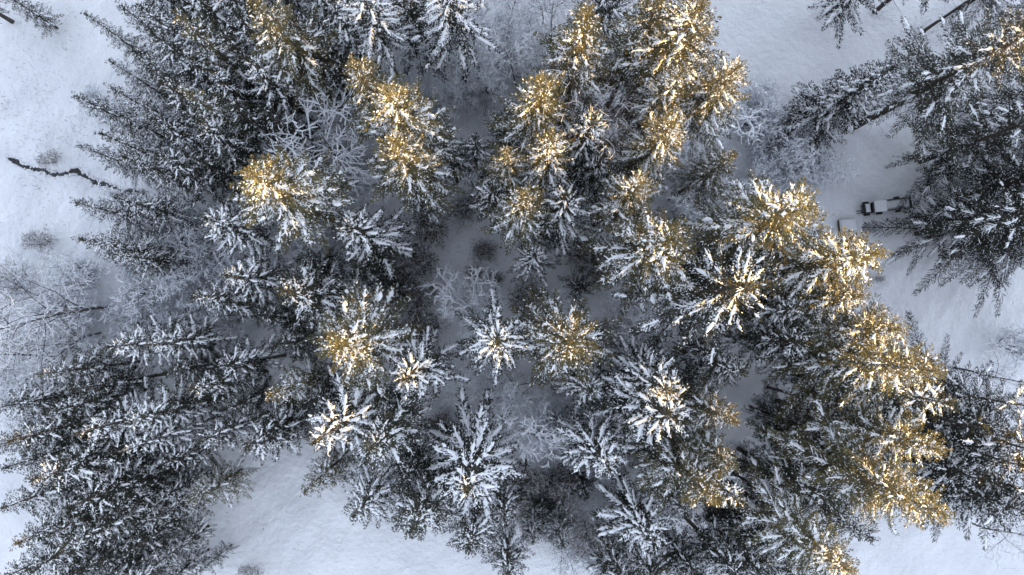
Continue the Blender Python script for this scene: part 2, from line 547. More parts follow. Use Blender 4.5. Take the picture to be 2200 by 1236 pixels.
PROTO = {}
def proto(key):
    if key not in PROTO:
        f, kw = SPEC[key]
        PROTO[key] = f(**kw)
    return PROTO[key]
C_, L_ = make_conifer, make_leafless
SPEC = {
    # slender spires of the western edge
    'S1': (C_, dict(seed=1, h=17, r=2.4, cb=0.1, nb=105, snow=0.7, dust=0.12, mat='needles', low=-0.35, pil=0.85)),
    'S2': (C_, dict(seed=2, h=17, r=2.7, cb=0.14, nb=100, snow=0.75, dust=0.10, mat='needles_dark', low=-0.3, pil=0.9)),
    # middle sized firs
    'M1': (C_, dict(seed=3, h=21, r=3.2, cb=0.4, nb=88, snow=0.75, dust=0.045, mat='needles')),
    'M2': (C_, dict(seed=4, h=21, r=3.4, cb=0.4, nb=84, snow=0.7, dust=0.045, mat='needles_dark', pil=1.1)),
    'M3': (C_, dict(seed=5, h=21, r=3.0, cb=0.2, nb=95, snow=0.5, dust=0.120, mat='needles_olive')),
    # heavy snow, star shaped from above
    'H1': (C_, dict(seed=6, h=22, r=4.0, cb=0.28, nb=76, snow=1.35, dust=0.045, mat='needles_dark', pil=1.25, low=-0.25, topclear=0.04)),
    'H2': (C_, dict(seed=7, h=22, r=3.8, cb=0.38, nb=80, snow=1.25, dust=0.045, mat='needles', pil=1.15, low=-0.2, topclear=0.05)),
    # tall dense crowns that reach the light
    'T1': (C_, dict(tpow=0.72, seed=8, h=26, r=3.8, cb=0.47, nb=140, snow=0.7, dust=0.055, mat='needles_olive', topclear=0.5, up=0.75)),
    'T2': (C_, dict(tpow=0.72, seed=9, h=26, r=4.1, cb=0.47, nb=132, snow=0.8, dust=0.055, mat='needles_olive', topclear=0.45, up=0.7, prof=0.7)),
    'D1': (C_, dict(seed=15, h=20, r=3.2, cb=0.25, nb=90, snow=0.22, dust=0.03, mat='needles_dark')),
    'H3': (C_, dict(seed=16, h=25, r=4.0, cb=0.52, nb=70, snow=1.05, dust=0.12, mat='needles', pil=1.05, low=-0.2, topclear=0.2)),
    'W4': (C_, dict(tpow=0.72, seed=17, h=30, r=5.0, cb=0.34, nb=170, snow=0.6, dust=0.055, mat='needles_olive', irregular=0.2, twig=0.13, blade=0.065, prof=0.72, twl=0.21, topclear=0.5, pil=0.85)),
    'W5': (C_, dict(tpow=0.72, seed=18, h=30, r=5.4, cb=0.34, nb=170, snow=0.6, dust=0.055, mat='needles', irregular=0.2, twig=0.13, blade=0.065, prof=0.72, twl=0.21, topclear=0.5, pil=0.85)),
    # wide, loose crowns with long limbs
    'W1': (C_, dict(seed=10, h=28, r=6.0, cb=0.36, nb=100, snow=0.75, dust=0.045, mat='needles', irregular=0.28, twig=0.13, blade=0.065, prof=0.72, twl=0.19, topclear=0.2, pil=0.82)),
    'W3': (C_, dict(seed=14, h=26, r=6.3, cb=0.10, nb=110, snow=0.6, dust=0.045, mat='needles_dark', irregular=0.24, twig=0.13, blade=0.065, prof=0.62, twl=0.19, droop=0.3, pil=0.85)),
    'W2': (C_, dict(seed=11, h=28, r=5.4, cb=0.36, nb=88, snow=0.55, dust=0.045, mat='needles_dark', irregular=0.24, twig=0.13, blade=0.065, prof=0.75, twl=0.19, topclear=0.2)),
    # dense young spruce branched to the ground, and a little dark one
    'Y1': (C_, dict(seed=12, h=19, r=3.1, cb=0.02, nb=230, snow=0.95, dust=0.084, mat='needles_dark', prof=0.62, dead=0, low=-0.15, pil=1.0, twl=0.3)),
    'Y2': (C_, dict(seed=13, h=8, r=2.3, cb=0.05, nb=48, snow=0.35, dust=0.048, mat='needles_dark', dead=0, low=0.05, pil=0.6, twl=0.2)),
    # leafless trees, twigs laden with snow
    'L1': (L_, dict(seed=21, h=12, spread=1.0, snow=0.056, n1=9, n2=6, n3=5, n4=3)),
    'L2': (L_, dict(seed=22, h=11, spread=0.9, snow=0.075, n1=8, n2=5, n3=5, n4=2, fork=0.35)),
    'L3': (L_, dict(seed=23, h=15, spread=0.95, snow=0.055, n1=10, fork=0.35)),
    'L4': (L_, dict(seed=24, h=9, spread=1.15, snow=0.085, n1=7, n2=5, n3=5, n4=3, fork=0.2, twist=0.36)),
    # leafless, almost bare of snow
    'B1': (L_, dict(seed=25, h=14, spread=0.95, snow=0.036, snowp=0.5, n1=12, n2=6, n3=5, n4=2, fork=0.3, rt=0.12)),
    'B3': (L_, dict(seed=27, h=16, spread=1.05, snow=0.026, snowp=0.5, n1=14, n2=6, n3=4, n4=2, fork=0.22, rt=0.15)),
    'B2': (L_, dict(seed=26, h=11, spread=0.8, snow=0.02, snowp=0.2, tw='twig_brown', n1=11, n2=7, n3=6)),
    # shrubs
    'K4': (L_, dict(seed=34, h=5.0, spread=0.8, stems=7, n1=8, n2=5, n3=4, n4=0, fork=0.25, snow=0.042, snowp=0.55, mat='twig_brown', tw='twig_brown', rt=0.13, twist=0.16)),
    'K5': (L_, dict(seed=35, h=4.5, spread=0.85, stems=9, n1=7, n2=5, n3=4, n4=0, fork=0.2, snow=0.050, snowp=0.8, mat='twig', tw='twig', rt=0.13, twist=0.2)),
    'K1': (L_, dict(seed=31, h=2.4, spread=1.0, stems=12, n1=6, n2=5, n3=3, n4=0, fork=0.25, snow=0.020, snowp=0.35, mat='twig_brown', tw='twig_brown', rt=0.09)),
    'K2': (L_, dict(seed=32, h=3.6, spread=1.0, stems=11, n1=6, n2=5, n3=3, n4=0, fork=0.3, snow=0.048, snowp=0.7, mat='twig', tw='twig', rt=0.12)),
    'K3': (L_, dict(seed=33, h=2.0, spread=1.3, stems=24, n1=6, n2=5, n3=3, n4=0, fork=0.15, snow=0.016, snowp=0.3, mat='twig_brown', tw='twig_brown', rt=0.09)),
}

def plant(kind, name, cat, x, y, h, rs, label, group):
    P = proto(kind)
    k = h / P['h']
    z = float(ground_z(x, y))
    o = empty(name, label, cat, (x, y, z), rnd.uniform(0, 6.28), group, (k * rs, k * rs, k))
    for nm in ('trunk', 'crown', 'snow'):
        if P[nm] is not None:
            q = part(nm, P[nm], o)
            if nm != 'trunk':
                q['kind'] = 'stuff'          # needles, twigs and lumps of snow too small to pick apart
    return o

# ------------------------------------------------------------------ the wood: kind, x, y, height, width factor, label, group (metres)
TREES = [
    ('S1', -39.8, 28.49, 14, 1.044, 'slender frosted green fir in the row along the open field with the stream', 'firs along the field edge'),
    ('S2', -39.81, 20.27, 15, 1.16, 'slender dark fir in the row along the open field with the stream', 'firs along the field edge'),
    ('S1', -35.44, 20.28, 17, 1.16, 'slender frosted green fir in the row along the open field with the stream', 'firs along the field edge'),
    ('S1', -36.9, 16.53, 16, 1.16, 'slender frosted green fir in the row along the open field with the stream', 'firs along the field edge'),
    ('S2', -40.64, 16.11, 13, 1.044, 'slender dark fir in the row along the open field with the stream', 'firs along the field edge'),
    ('S2', -34.61, 27.85, 17, 1.16, 'slender dark fir in the row along the open field with the stream', 'firs along the field edge'),
    ('S1', -33.9, 23.98, 16, 1.276, 'slender frosted green fir in the row along the open field with the stream', 'firs along the field edge'),
    ('S2', -31.04, 17.25, 18, 1.16, 'slender dark fir in the row along the open field with the stream', 'firs along the field edge'),
    ('S1', -34.75, 14.39, 16, 1.276, 'slender frosted green fir in the row along the open field with the stream', 'firs along the field edge'),
    ('S1', -39.69, 10.29, 15, 1.16, 'slender frosted green fir in the row along the open field with the stream', 'firs along the field edge'),
    ('S2', -35.42, 10.56, 16, 1.16, 'slender dark fir in the row along the open field with the stream', 'firs along the field edge'),
    ('S2', -37.85, 6.63, 17, 1.16, 'slender dark fir in the row along the open field with the stream', 'firs along the field edge'),
    ('S1', -36.47, 5.56, 15, 1.16, 'slender frosted green fir in the row along the open field with the stream', 'firs along the field edge'),
    ('S2', -36.79, 23.57, 15, 1.044, 'slender dark fir in the row along the open field with the stream', 'firs along the field edge'),
    ('S1', -35.82, 18.54, 15, 1.044, 'slender frosted green fir in the row along the open field with the stream', 'firs along the field edge'),
    ('M2', -30.68, 24.56, 19, 1.16, 'dark, white ridged fir in the dense stand above the lone golden topped fir', 'firs of the dense north-west stand'),
    ('M2', -29.28, 19.7, 20, 1.044, 'dark, white ridged fir in the dense stand above the lone golden topped fir', 'firs of the dense north-west stand'),
    ('D1', -24.57, 24.15, 21, 1.16, 'dark, almost snowless fir in the dense stand above the lone golden topped fir', 'firs of the dense north-west stand'),
    ('M2', -25.73, 20.92, 20, 1.16, 'dark, white ridged fir in the dense stand above the lone golden topped fir', 'firs of the dense north-west stand'),
    ('M2', -26.44, 16.49, 20, 1.16, 'dark, white ridged fir in the dense stand above the lone golden topped fir', 'firs of the dense north-west stand'),
    ('M2', -30.57, 14.14, 18, 1.044, 'dark, white ridged fir in the dense stand above the lone golden topped fir', 'firs of the dense north-west stand'),
    ('D1', -24.1, 18.3, 20, 1.16, 'dark, almost snowless fir in the dense stand above the lone golden topped fir', 'firs of the dense north-west stand'),
    ('D1', -28.59, 14.39, 17, 1.16, 'dark, almost snowless fir in the dense stand above the lone golden topped fir', 'firs of the dense north-west stand'),
    ('D1', -21.27, 17.81, 19, 1.044, 'dark, almost snowless fir in the dense stand above the lone golden topped fir', 'firs of the dense north-west stand'),
    ('M2', -17.61, 24.73, 22, 1.16, 'dark, white ridged fir in the dense stand above the lone golden topped fir', 'firs of the dense north-west stand'),
    ('D1', -15.81, 23.39, 20, 1.044, 'dark, almost snowless fir in the dense stand above the lone golden topped fir', 'firs of the dense north-west stand'),
    ('D1', -31.54, 21.62, 18, 1.044, 'dark, almost snowless fir in the dense stand above the lone golden topped fir', 'firs of the dense north-west stand'),
    ('D1', -26.53, 15.23, 17, 1.16, 'dark, almost snowless fir in the dense stand above the lone golden topped fir', 'firs of the dense north-west stand'),
    ('M2', -23.03, 25.75, 21, 1.16, 'dark, white ridged fir in the dense stand above the lone golden topped fir', 'firs of the dense north-west stand'),
    ('M2', -28.14, 22.53, 20, 1.16, 'dark, white ridged fir in the dense stand above the lone golden topped fir', 'firs of the dense north-west stand'),
    ('S2', -31.94, 27.03, 19, 1.276, 'slender dark fir in the dense stand above the lone golden topped fir', 'firs of the dense north-west stand'),
    ('M2', -14.92, 26.52, 22, 1.16, 'dark, white ridged fir in the dense stand above the lone golden topped fir', 'firs of the dense north-west stand'),
    ('D1', -20.16, 25.02, 19, 1.16, 'dark, almost snowless fir in the dense stand above the lone golden topped fir', 'firs of the dense north-west stand'),
    ('M3', -26.07, 23.81, 24, 1.16, 'olive, thinly snowed fir with faintly sunlit tip in the dense stand by the field', 'firs of the dense north-west stand'),
    ('M3', -26.53, 18.44, 22, 1.16, 'olive, thinly snowed fir with faintly sunlit tip in the dense stand by the field', 'firs of the dense north-west stand'),
    ('H2', -21.6, 21.46, 22, 0.986, 'pale, snow laden fir with faintly sunlit tip in the dense stand by the field', 'firs of the dense north-west stand'),
    ('T1', -18.92, 23.48, 27, 1.16, 'tall fir with golden tip above the dense north-west stand', None),
    ('D1', -56.69, 33.6, 16, 1.512, 'broad dark fir at the corner of the field with dry weeds', None),
    ('S1', -51.5, 32.86, 10, 1.344, 'small snow dusted fir beside the broad dark corner fir', None),
    ('H3', -11.54, 25.92, 26, 1.102, 'high crowned snowy fir with bare dark trunk rising among the frosted leafless trees', 'firs by the leafless trees'),
    ('H3', -4.7, 27.06, 26, 1.276, 'high crowned snowy fir with bare dark trunk rising among the frosted leafless trees', 'firs by the leafless trees'),
    ('D1', -8.82, 28.65, 24, 1.16, 'dark, almost snowless fir with bare dark trunk rising among the frosted leafless trees', 'firs by the leafless trees'),
    ('M2', 9.74, 29.81, 22, 1.16, 'dark snowy fir behind the sunlit fir with bare trunks at its foot', None),
    ('T1', -11.43, 18.97, 27, 0.986, 'upper one of three golden firs in a chain beside the frosted tree', None),
    ('T2', -8.96, 16.51, 28, 1.16, 'middle one of three golden firs in a chain, brightest side slope', None),
    ('T1', -8.14, 12.87, 28, 1.102, 'lowest of three golden firs in a chain, dense rounded top', None),
    ('T2', -18.81, 10.15, 28, 1.276, 'golden topped fir standing alone left of the frosted leafless tree', None),
    ('H2', -25.51, 8.1, 20, 1.16, 'snowy star shaped fir left below the lone golden topped fir', None),
    ('H2', -13.16, 7.39, 21, 1.276, 'snowy fir with faint gold tip at the clearing edge beside dark branches', None),
    ('M1', -5.48, 15.19, 19, 1.044, 'shaded snowy fir right of the chain of three golden firs', None),
    ('T1', 2.81, 17.49, 27, 1.218, 'broad dense olive gold fir touching the golden leafless twig tree', 'sunlit firs of the middle group'),
    ('H2', 7.12, 15.6, 25, 0.986, 'white snow star with gold centre below the golden leafless twig tree', 'sunlit firs of the middle group'),
    ('T2', 3.47, 13.49, 26, 0.986, 'gold fir directly below the broad dense olive gold one', 'sunlit firs of the middle group'),
    ('T1', 0.1, 12.85, 25, 0.87, 'narrow fir with gold tip between olive gold fir and shaded snowy fir', 'sunlit firs of the middle group'),
    ('T1', 1.5, 8.84, 27, 0.986, 'fir with small round gold tuft above the short snow laden clearing fir', 'sunlit firs of the middle group'),
    ('T2', 10.72, 10.26, 26, 0.928, 'gold fir above the many branched golden fir at the clearing', 'sunlit firs of the middle group'),
    ('T2', 13.02, 14.53, 27, 0.986, 'gold fir with snowy left side above the curved bare trunk', 'sunlit firs of the middle group'),
    ('T2', 13.41, 18.6, 27, 0.928, 'gold fir squeezed below the large golden one by the snow lane', 'sunlit firs of the middle group'),
    ('H2', 5.09, 9.62, 23, 1.102, 'pale, snow laden shaded fir between the sunlit firs of the middle group', 'shaded firs of the middle group'),
    ('M2', -1.0, 10.93, 20, 1.044, 'dark, white ridged shaded fir between the sunlit firs of the middle group', 'shaded firs of the middle group'),
    ('M1', 8.58, 13.76, 20, 1.044, 'evenly snow flecked shaded fir between the sunlit firs of the middle group', 'shaded firs of the middle group'),
    ('M2', 10.16, 10.15, 20, 1.044, 'dark, white ridged shaded fir between the sunlit firs of the middle group', 'shaded firs of the middle group'),
    ('D1', 6.8, 13.4, 18, 1.044, 'dark, almost snowless shaded fir between the sunlit firs of the middle group', 'shaded firs of the middle group'),
    ('M2', -2.73, 15.72, 17, 1.044, 'dark, white ridged shaded fir between the sunlit firs of the middle group', 'shaded firs of the middle group'),
    ('M1', 1.82, 17.27, 19, 1.16, 'evenly snow flecked shaded fir between the sunlit firs of the middle group', 'shaded firs of the middle group'),
    ('D1', 13.01, 14.25, 18, 1.044, 'dark, almost snowless shaded fir between the sunlit firs of the middle group', 'shaded firs of the middle group'),
    ('D1', 0.21, 18.57, 16, 1.044, 'dark, almost snowless shaded fir between the sunlit firs of the middle group', 'shaded firs of the middle group'),
    ('M2', 3.84, 8.28, 19, 0.928, 'dark, white ridged shaded fir between the sunlit firs of the middle group', 'shaded firs of the middle group'),
    ('M1', -8.29, 11.51, 19, 1.044, 'evenly snow flecked shaded fir between the sunlit firs of the middle group', 'shaded firs of the middle group'),
    ('T1', 6.09, 21.53, 30, 1.044, 'sunlit fir standing apart above the golden leafless twig tree', None),
    ('T2', 13.94, 22.25, 30, 1.276, 'large golden fir beside the pale snow lane in the north', None),
    ('T1', 11.81, 23.97, 28, 1.16, 'golden fir next to the large golden one by the snow lane', None),
    ('T2', 17.57, 18.46, 28, 0.986, 'golden fir whose top hangs out over the frosted brush', None),
    ('T1', 19.0, 13.24, 22, 0.928, 'leaning looking golden fir with curved bare trunk above open snow', None),
    ('H2', 2.71, 5.42, 17, 0.986, 'short snow laden fir at the top of the shady clearing', None),
    ('T2', 12.34, 5.7, 27, 1.45, 'golden many branched fir alone between clearing and eastern belt', None),
    ('Y2', 7.98, 2.87, 8, 1.0, 'little dark star shaped fir in the clearing, hardly any snow', None),
    ('S2', 37.46, 35.12, 20, 1.4, 'dark fir reaching down into the northern snow lane', None),
    ('M2', 43.04, 35.2, 22, 1.12, 'fir with plain dark trunk at the top of the snow lane', None),
    ('W2', 48.45, 32.74, 24, 0.84, 'fir with long bare trunk footed in a ring of weeds', None),
    ('W5', 40.64, 21.74, 30, 1.232, 'big golden lit fir with long dark trunk beside the dense young spruce', None),
    ('Y1', 33.97, 21.56, 19.5, 1.288, 'dense young spruce furred to the ground with snow, beside a long trunk', None),
    ('W3', 48.15, 17.62, 26, 0.952, 'dark drooping wide fir spreading around the snowed-in vehicle and trailer', 'firs around the vehicle'),
    ('W3', 47.41, 9.23, 26, 1.008, 'dark drooping wide fir spreading around the snowed-in vehicle and trailer', 'firs around the vehicle'),
    ('W3', 52.49, 13.45, 27, 1.12, 'dark drooping wide fir spreading around the snowed-in vehicle and trailer', 'firs around the vehicle'),
    ('W3', 53.17, 8.32, 27, 1.12, 'dark drooping wide fir spreading around the snowed-in vehicle and trailer', 'firs around the vehicle'),
    ('W3', 54.89, 21.89, 27, 1.008, 'dark drooping wide fir spreading around the snowed-in vehicle and trailer', 'firs around the vehicle'),
    ('W3', 56.24, 31.5, 25, 0.784, 'dark drooping wide fir spreading around the snowed-in vehicle and trailer', 'firs around the vehicle'),
    ('W3', 56.87, 14.82, 26, 1.12, 'dark drooping wide fir spreading around the snowed-in vehicle and trailer', 'firs around the vehicle'),
    ('W3', 57.28, 9.94, 26, 1.008, 'dark drooping wide fir spreading around the snowed-in vehicle and trailer', 'firs around the vehicle'),
    ('M2', 53.06, 35.63, 24, 1.12, 'dark, white ridged wide fir spreading around the snowed-in vehicle and trailer', 'firs around the vehicle'),
    ('H2', -23.66, 3.35, 20, 1.044, 'star shaped snowy fir right of the leafless thicket', None),
    ('M1', -26.49, 1.38, 20, 0.986, 'narrow fir with a glint of gold at its tip by the thicket', None),
    ('H2', -33.63, -2.74, 20, 0.986, 'pale, snow laden fir in the stand between leafless field trees and lower field', 'firs of the south-west stand'),
    ('H2', -30.64, -2.59, 19, 0.928, 'pale, snow laden fir in the stand between leafless field trees and lower field', 'firs of the south-west stand'),
    ('M2', -24.95, -4.66, 18, 1.102, 'dark, white ridged fir in the stand between leafless field trees and lower field', 'firs of the south-west stand'),
    ('M1', -40.64, -5.25, 18, 1.044, 'evenly snow flecked fir in the stand between leafless field trees and lower field', 'firs of the south-west stand'),
    ('H2', -35.43, -9.92, 21, 0.986, 'pale, snow laden fir in the stand between leafless field trees and lower field', 'firs of the south-west stand'),
    ('H2', -32.08, -9.17, 20, 1.044, 'pale, snow laden fir in the stand between leafless field trees and lower field', 'firs of the south-west stand'),
    ('H1', -32.27, -11.49, 20, 0.812, 'thickly snow laden fir in the stand between leafless field trees and lower field', 'firs of the south-west stand'),
    ('M2', -41.66, -10.5, 20, 1.102, 'dark, white ridged fir in the stand between leafless field trees and lower field', 'firs of the south-west stand'),
    ('M1', -39.95, -8.47, 18, 1.044, 'evenly snow flecked fir in the stand between leafless field trees and lower field', 'firs of the south-west stand'),
    ('M1', -27.08, -6.57, 19, 1.044, 'evenly snow flecked fir in the stand between leafless field trees and lower field', 'firs of the south-west stand'),
    ('M2', -26.85, -11.1, 18, 1.044, 'dark, white ridged fir in the stand between leafless field trees and lower field', 'firs of the south-west stand'),
    ('D1', -30.77, -5.23, 16, 1.044, 'dark, almost snowless fir in the stand between leafless field trees and lower field', 'firs of the south-west stand'),
    ('D1', -30.91, -8.98, 16, 1.044, 'dark, almost snowless fir in the stand between leafless field trees and lower field', 'firs of the south-west stand'),
    ('D1', -38.42, -6.78, 17, 1.044, 'dark, almost snowless fir in the stand between leafless field trees and lower field', 'firs of the south-west stand'),
    ('M2', -30.82, -13.53, 16, 0.928, 'dark, white ridged fir in the stand between leafless field trees and lower field', 'firs of the south-west stand'),
    ('D1', -25.3, -8.57, 16, 0.928, 'dark, almost snowless fir in the stand between leafless field trees and lower field', 'firs of the south-west stand'),
    ('M2', -38.33, -13.68, 22, 1.276, 'dark, white ridged fir in the corner stand beside the small lone fir', 'firs of the south-west corner'),
    ('M2', -39.94, -18.63, 21, 1.16, 'dark, white ridged fir in the corner stand beside the small lone fir', 'firs of the south-west corner'),
    ('M2', -36.29, -16.1, 20, 1.276, 'dark, white ridged fir in the corner stand beside the small lone fir', 'firs of the south-west corner'),
    ('D1', -35.13, -22.08, 15, 1.16, 'dark, almost snowless fir in the corner stand beside the small lone fir', 'firs of the south-west corner'),
    ('M1', -36.98, -19.54, 20, 1.16, 'evenly snow flecked fir in the corner stand beside the small lone fir', 'firs of the south-west corner'),
    ('D1', -36.81, -13.93, 16, 1.044, 'dark, almost snowless fir in the corner stand beside the small lone fir', 'firs of the south-west corner'),
    ('S2', -33.28, -23.79, 12, 1.16, 'slender dark fir in the corner stand beside the small lone fir', 'firs of the south-west corner'),
    ('M2', -42.06, -16.47, 20, 1.16, 'dark, white ridged fir in the corner stand beside the small lone fir', 'firs of the south-west corner'),
    ('D1', -35.91, -18.15, 17, 1.16, 'dark, almost snowless fir in the corner stand beside the small lone fir', 'firs of the south-west corner'),
    ('D1', -35.11, -15.99, 16, 1.16, 'dark, almost snowless fir in the corner stand beside the small lone fir', 'firs of the south-west corner'),
    ('S2', -34.04, -19.9, 14, 1.276, 'slender dark fir in the corner stand beside the small lone fir', 'firs of the south-west corner'),
    ('M2', -40.3, -21.81, 19, 1.16, 'dark, white ridged fir in the corner stand beside the small lone fir', 'firs of the south-west corner'),
    ('D1', -37.83, -23.14, 16, 1.16, 'dark, almost snowless fir in the corner stand beside the small lone fir', 'firs of the south-west corner'),
    ('S2', -32.89, -17.64, 13, 1.276, 'slender dark fir in the corner stand beside the small lone fir', 'firs of the south-west corner'),
    ('M1', -38.58, -12.85, 19, 1.044, 'evenly snow flecked fir in the corner stand beside the small lone fir', 'firs of the south-west corner'),
    ('S2', -30.63, -25.85, 8, 1.044, 'small fir tip at the lower field beneath the south-west stand', None),
    ('M3', -29.64, -17.56, 13, 1.624, 'small fir leaning out alone over the lower open field', None),
    ('M2', -21.87, -11.12, 20, 1.16, 'shaded snowy fir between the small lone fir and golden star fir', None),
    ('M3', -19.56, -6.73, 21, 1.044, 'olive fir with little snow beside the big gold hearted fir', None),
    ('M1', -18.01, 1.9, 22, 1.392, 'shaded greenish fir above the big gold hearted fir', None),
    ('D1', -13.95, 4.5, 15, 1.276, 'low dark fir in shade at the left of the clearing', None),
    ('T2', -12.34, -2.52, 27, 1.392, 'big snowy fir with gold heart at the left of the clearing', None),
    ('H2', -7.74, -4.88, 26.5, 0.928, 'small crowned fir with gold tip at the clearing below dark bush', None),
    ('H2', -0.62, -2.23, 27.5, 0.951, 'round snowy fir with pale gold tip in the middle of the clearing', None),
    ('T1', 4.96, -2.32, 27, 1.392, 'olive fir with glowing golden heart right of the round snowy fir', None),
    ('D1', -20.46, -2.68, 17, 1.044, 'small dark, almost snowless fir in deep shade under taller firs left of the clearing', 'small understorey firs'),
    ('D1', -17.51, -8.03, 17, 1.16, 'small dark, almost snowless fir in deep shade under taller firs left of the clearing', 'small understorey firs'),
    ('D1', -18.79, 4.85, 16, 1.044, 'small dark, almost snowless fir in deep shade under taller firs left of the clearing', 'small understorey firs'),
    ('D1', -22.5, -0.21, 16, 1.044, 'small dark, almost snowless fir in deep shade under taller firs left of the clearing', 'small understorey firs'),
    ('D1', -11.63, 2.51, 11, 1.044, 'small dark, almost snowless fir in deep shade under taller firs left of the clearing', 'small understorey firs'),
    ('D1', -10.86, -9.15, 15, 1.044, 'small dark, almost snowless fir in deep shade under taller firs left of the clearing', 'small understorey firs'),
    ('H1', -13.75, -9.16, 28, 1.021, 'fir with brilliant gold star tip above the olive fir by the field', None),
    ('M1', -10.68, -10.71, 23, 1.45, 'shaded greenish fir right of the gold star tipped fir', None),
    ('M3', -17.34, -15.32, 18, 1.16, 'olive fir almost free of snow at the lower field corner', None),
    ('H1', -2.89, -14.04, 23, 1.647, 'largest white star shaped fir, heavy snow on every limb', None),
    ('H1', 8.37, -12.34, 23, 1.16, 'compact white star shaped fir, heavy snow, right of frosted tree', None),
    ('H1', 12.71, -19.6, 20, 1.45, 'white fir with long snow laden limbs near the golden edge firs', None),
    ('M1', -7.73, -17.8, 21, 1.392, 'evenly snow flecked fir along the edge of the lower open field', 'firs along the lower field'),
    ('H2', -12.76, -17.23, 19, 1.218, 'pale, snow laden fir along the edge of the lower open field', 'firs along the lower field'),
    ('M2', -2.89, -20.5, 18, 1.392, 'dark, white ridged fir along the edge of the lower open field', 'firs along the lower field'),
    ('D1', -9.24, -14.99, 17, 1.16, 'dark, almost snowless fir along the edge of the lower open field', 'firs along the lower field'),
    ('M2', -6.15, -17.02, 17, 1.044, 'dark, white ridged fir along the edge of the lower open field', 'firs along the lower field'),
    ('M2', -0.2, -18.56, 16, 1.044, 'dark, white ridged fir along the edge of the lower open field', 'firs along the lower field'),
    ('M2', 2.85, -22.4, 10, 1.16, 'small dusky fir at the right end of the lower field', None),
    ('Y1', 5.64, -22.39, 11, 1.276, 'small fir with a white snow crest beside the brownish leafless tree', None),
    ('H2', 7.66, -6.72, 18, 1.218, 'pale snowy fir below the olive fir with glowing heart', None),
    ('H1', 12.65, -4.61, 19, 1.102, 'white fir with finger like limbs below the frosted leafless tree', None),
    ('H2', 12.74, -7.92, 27, 1.276, 'snowy fir with gold right side, largest left of the narrow snow lane', 'golden firs by the snow lane'),
    ('H2', 12.8, -5.9, 26, 0.986, 'gold tipped fir just above the largest snowy one left of the lane', 'golden firs by the snow lane'),
    ('T1', 17.25, -8.13, 27, 0.754, 'slim fir with olive gold tuft leaning over the narrow snow lane', 'golden firs by the snow lane'),
    ('T1', 17.6, -11.77, 25, 0.87, 'fir with small gold tip between olive gold tuft and golden twin tops', 'golden firs by the snow lane'),
    ('T1', 15.59, -13.54, 27, 1.102, 'left one of the golden twin tops beside the narrow snow lane', 'golden firs by the snow lane'),
    ('H2', 18.11, -14.41, 26, 0.812, 'right one of the golden twin tops, whiter, over the narrow snow lane', 'golden firs by the snow lane'),
    ('M1', 20.0, -4.77, 21, 1.044, 'evenly snow flecked fir in shade among the gold tipped firs by the narrow lane', 'shaded firs of the southern row'),
    ('M2', 14.66, -13.41, 17, 1.044, 'dark, white ridged fir in shade among the gold tipped firs by the narrow lane', 'shaded firs of the southern row'),
    ('D1', 17.17, -11.78, 17, 1.044, 'dark, almost snowless fir in shade among the gold tipped firs by the narrow lane', 'shaded firs of the southern row'),
    ('D1', 18.46, -7.67, 17, 1.044, 'dark, almost snowless fir in shade among the gold tipped firs by the narrow lane', 'shaded firs of the southern row'),
    ('M1', 16.28, -17.9, 17, 1.044, 'evenly snow flecked fir in shade among the gold tipped firs by the narrow lane', 'shaded firs of the southern row'),
    ('H2', 10.97, -9.3, 17, 0.928, 'pale, snow laden fir in shade among the gold tipped firs by the narrow lane', 'shaded firs of the southern row'),
    ('M2', 18.51, -3.53, 17, 0.928, 'dark, white ridged fir in shade among the gold tipped firs by the narrow lane', 'shaded firs of the southern row'),
    ('M2', 10.55, -23.87, 14, 1.16, 'dark, white ridged fir in shade among the gold tipped firs by the narrow lane', 'shaded firs of the southern row'),
    ('M2', 17.6, -23.94, 15, 1.16, 'dark, white ridged fir in shade among the gold tipped firs by the narrow lane', 'shaded firs of the southern row'),
    ('W1', 18.35, 2.11, 29, 1.276, 'sprawling fir with long bare snow striped limbs and golden tip', None),
    ('T2', 22.16, 7.92, 29, 1.334, 'broad golden fir below the pale frosted brush', None),
    ('T2', 26.29, 4.35, 30, 1.102, 'golden fir with rounded lit top beside the snowed-in box and vehicle', 'sunlit firs of the eastern belt'),
    ('T2', 27.07, 1.23, 26.5, 0.986, 'smaller golden fir below the round lit top, facing the eastern snow field', 'sunlit firs of the eastern belt'),
    ('T2', 29.31, -1.28, 27.5, 1.044, 'golden fir with dark finger limbs pointing into the eastern snow field', 'sunlit firs of the eastern belt'),
    ('W4', 29.14, -3.77, 32, 1.102, 'widest golden crown beside the thin dark leafless tree in the snow', 'sunlit firs of the eastern belt'),
    ('H2', 33.42, -6.78, 27.5, 1.16, 'golden fir just below the widest golden crown of the eastern belt', 'sunlit firs of the eastern belt'),
    ('T2', 31.17, -9.89, 29, 0.986, 'golden fir in the belt between two wider golden crowns', 'sunlit firs of the eastern belt'),
    ('W4', 29.47, -13.61, 32, 1.16, 'golden fir at the south-eastern snow corner with a dark leafless tree behind', 'sunlit firs of the eastern belt'),
    ('T2', 24.9, -18.58, 28, 1.16, 'fir with a few golden limbs at the left of the south-eastern snow corner', 'sunlit firs of the eastern belt'),
    ('W1', 20.97, 7.18, 23, 0.87, 'long limbed snowy fir in the shade inside the golden eastern belt', 'shaded firs of the eastern belt'),
    ('M1', 22.83, 4.34, 23, 1.16, 'evenly snow flecked fir in the shade inside the golden eastern belt', 'shaded firs of the eastern belt'),
    ('H2', 24.6, 0.38, 22, 0.928, 'pale, snow laden fir in the shade inside the golden eastern belt', 'shaded firs of the eastern belt'),
    ('M1', 25.32, -2.41, 22, 1.16, 'evenly snow flecked fir in the shade inside the golden eastern belt', 'shaded firs of the eastern belt'),
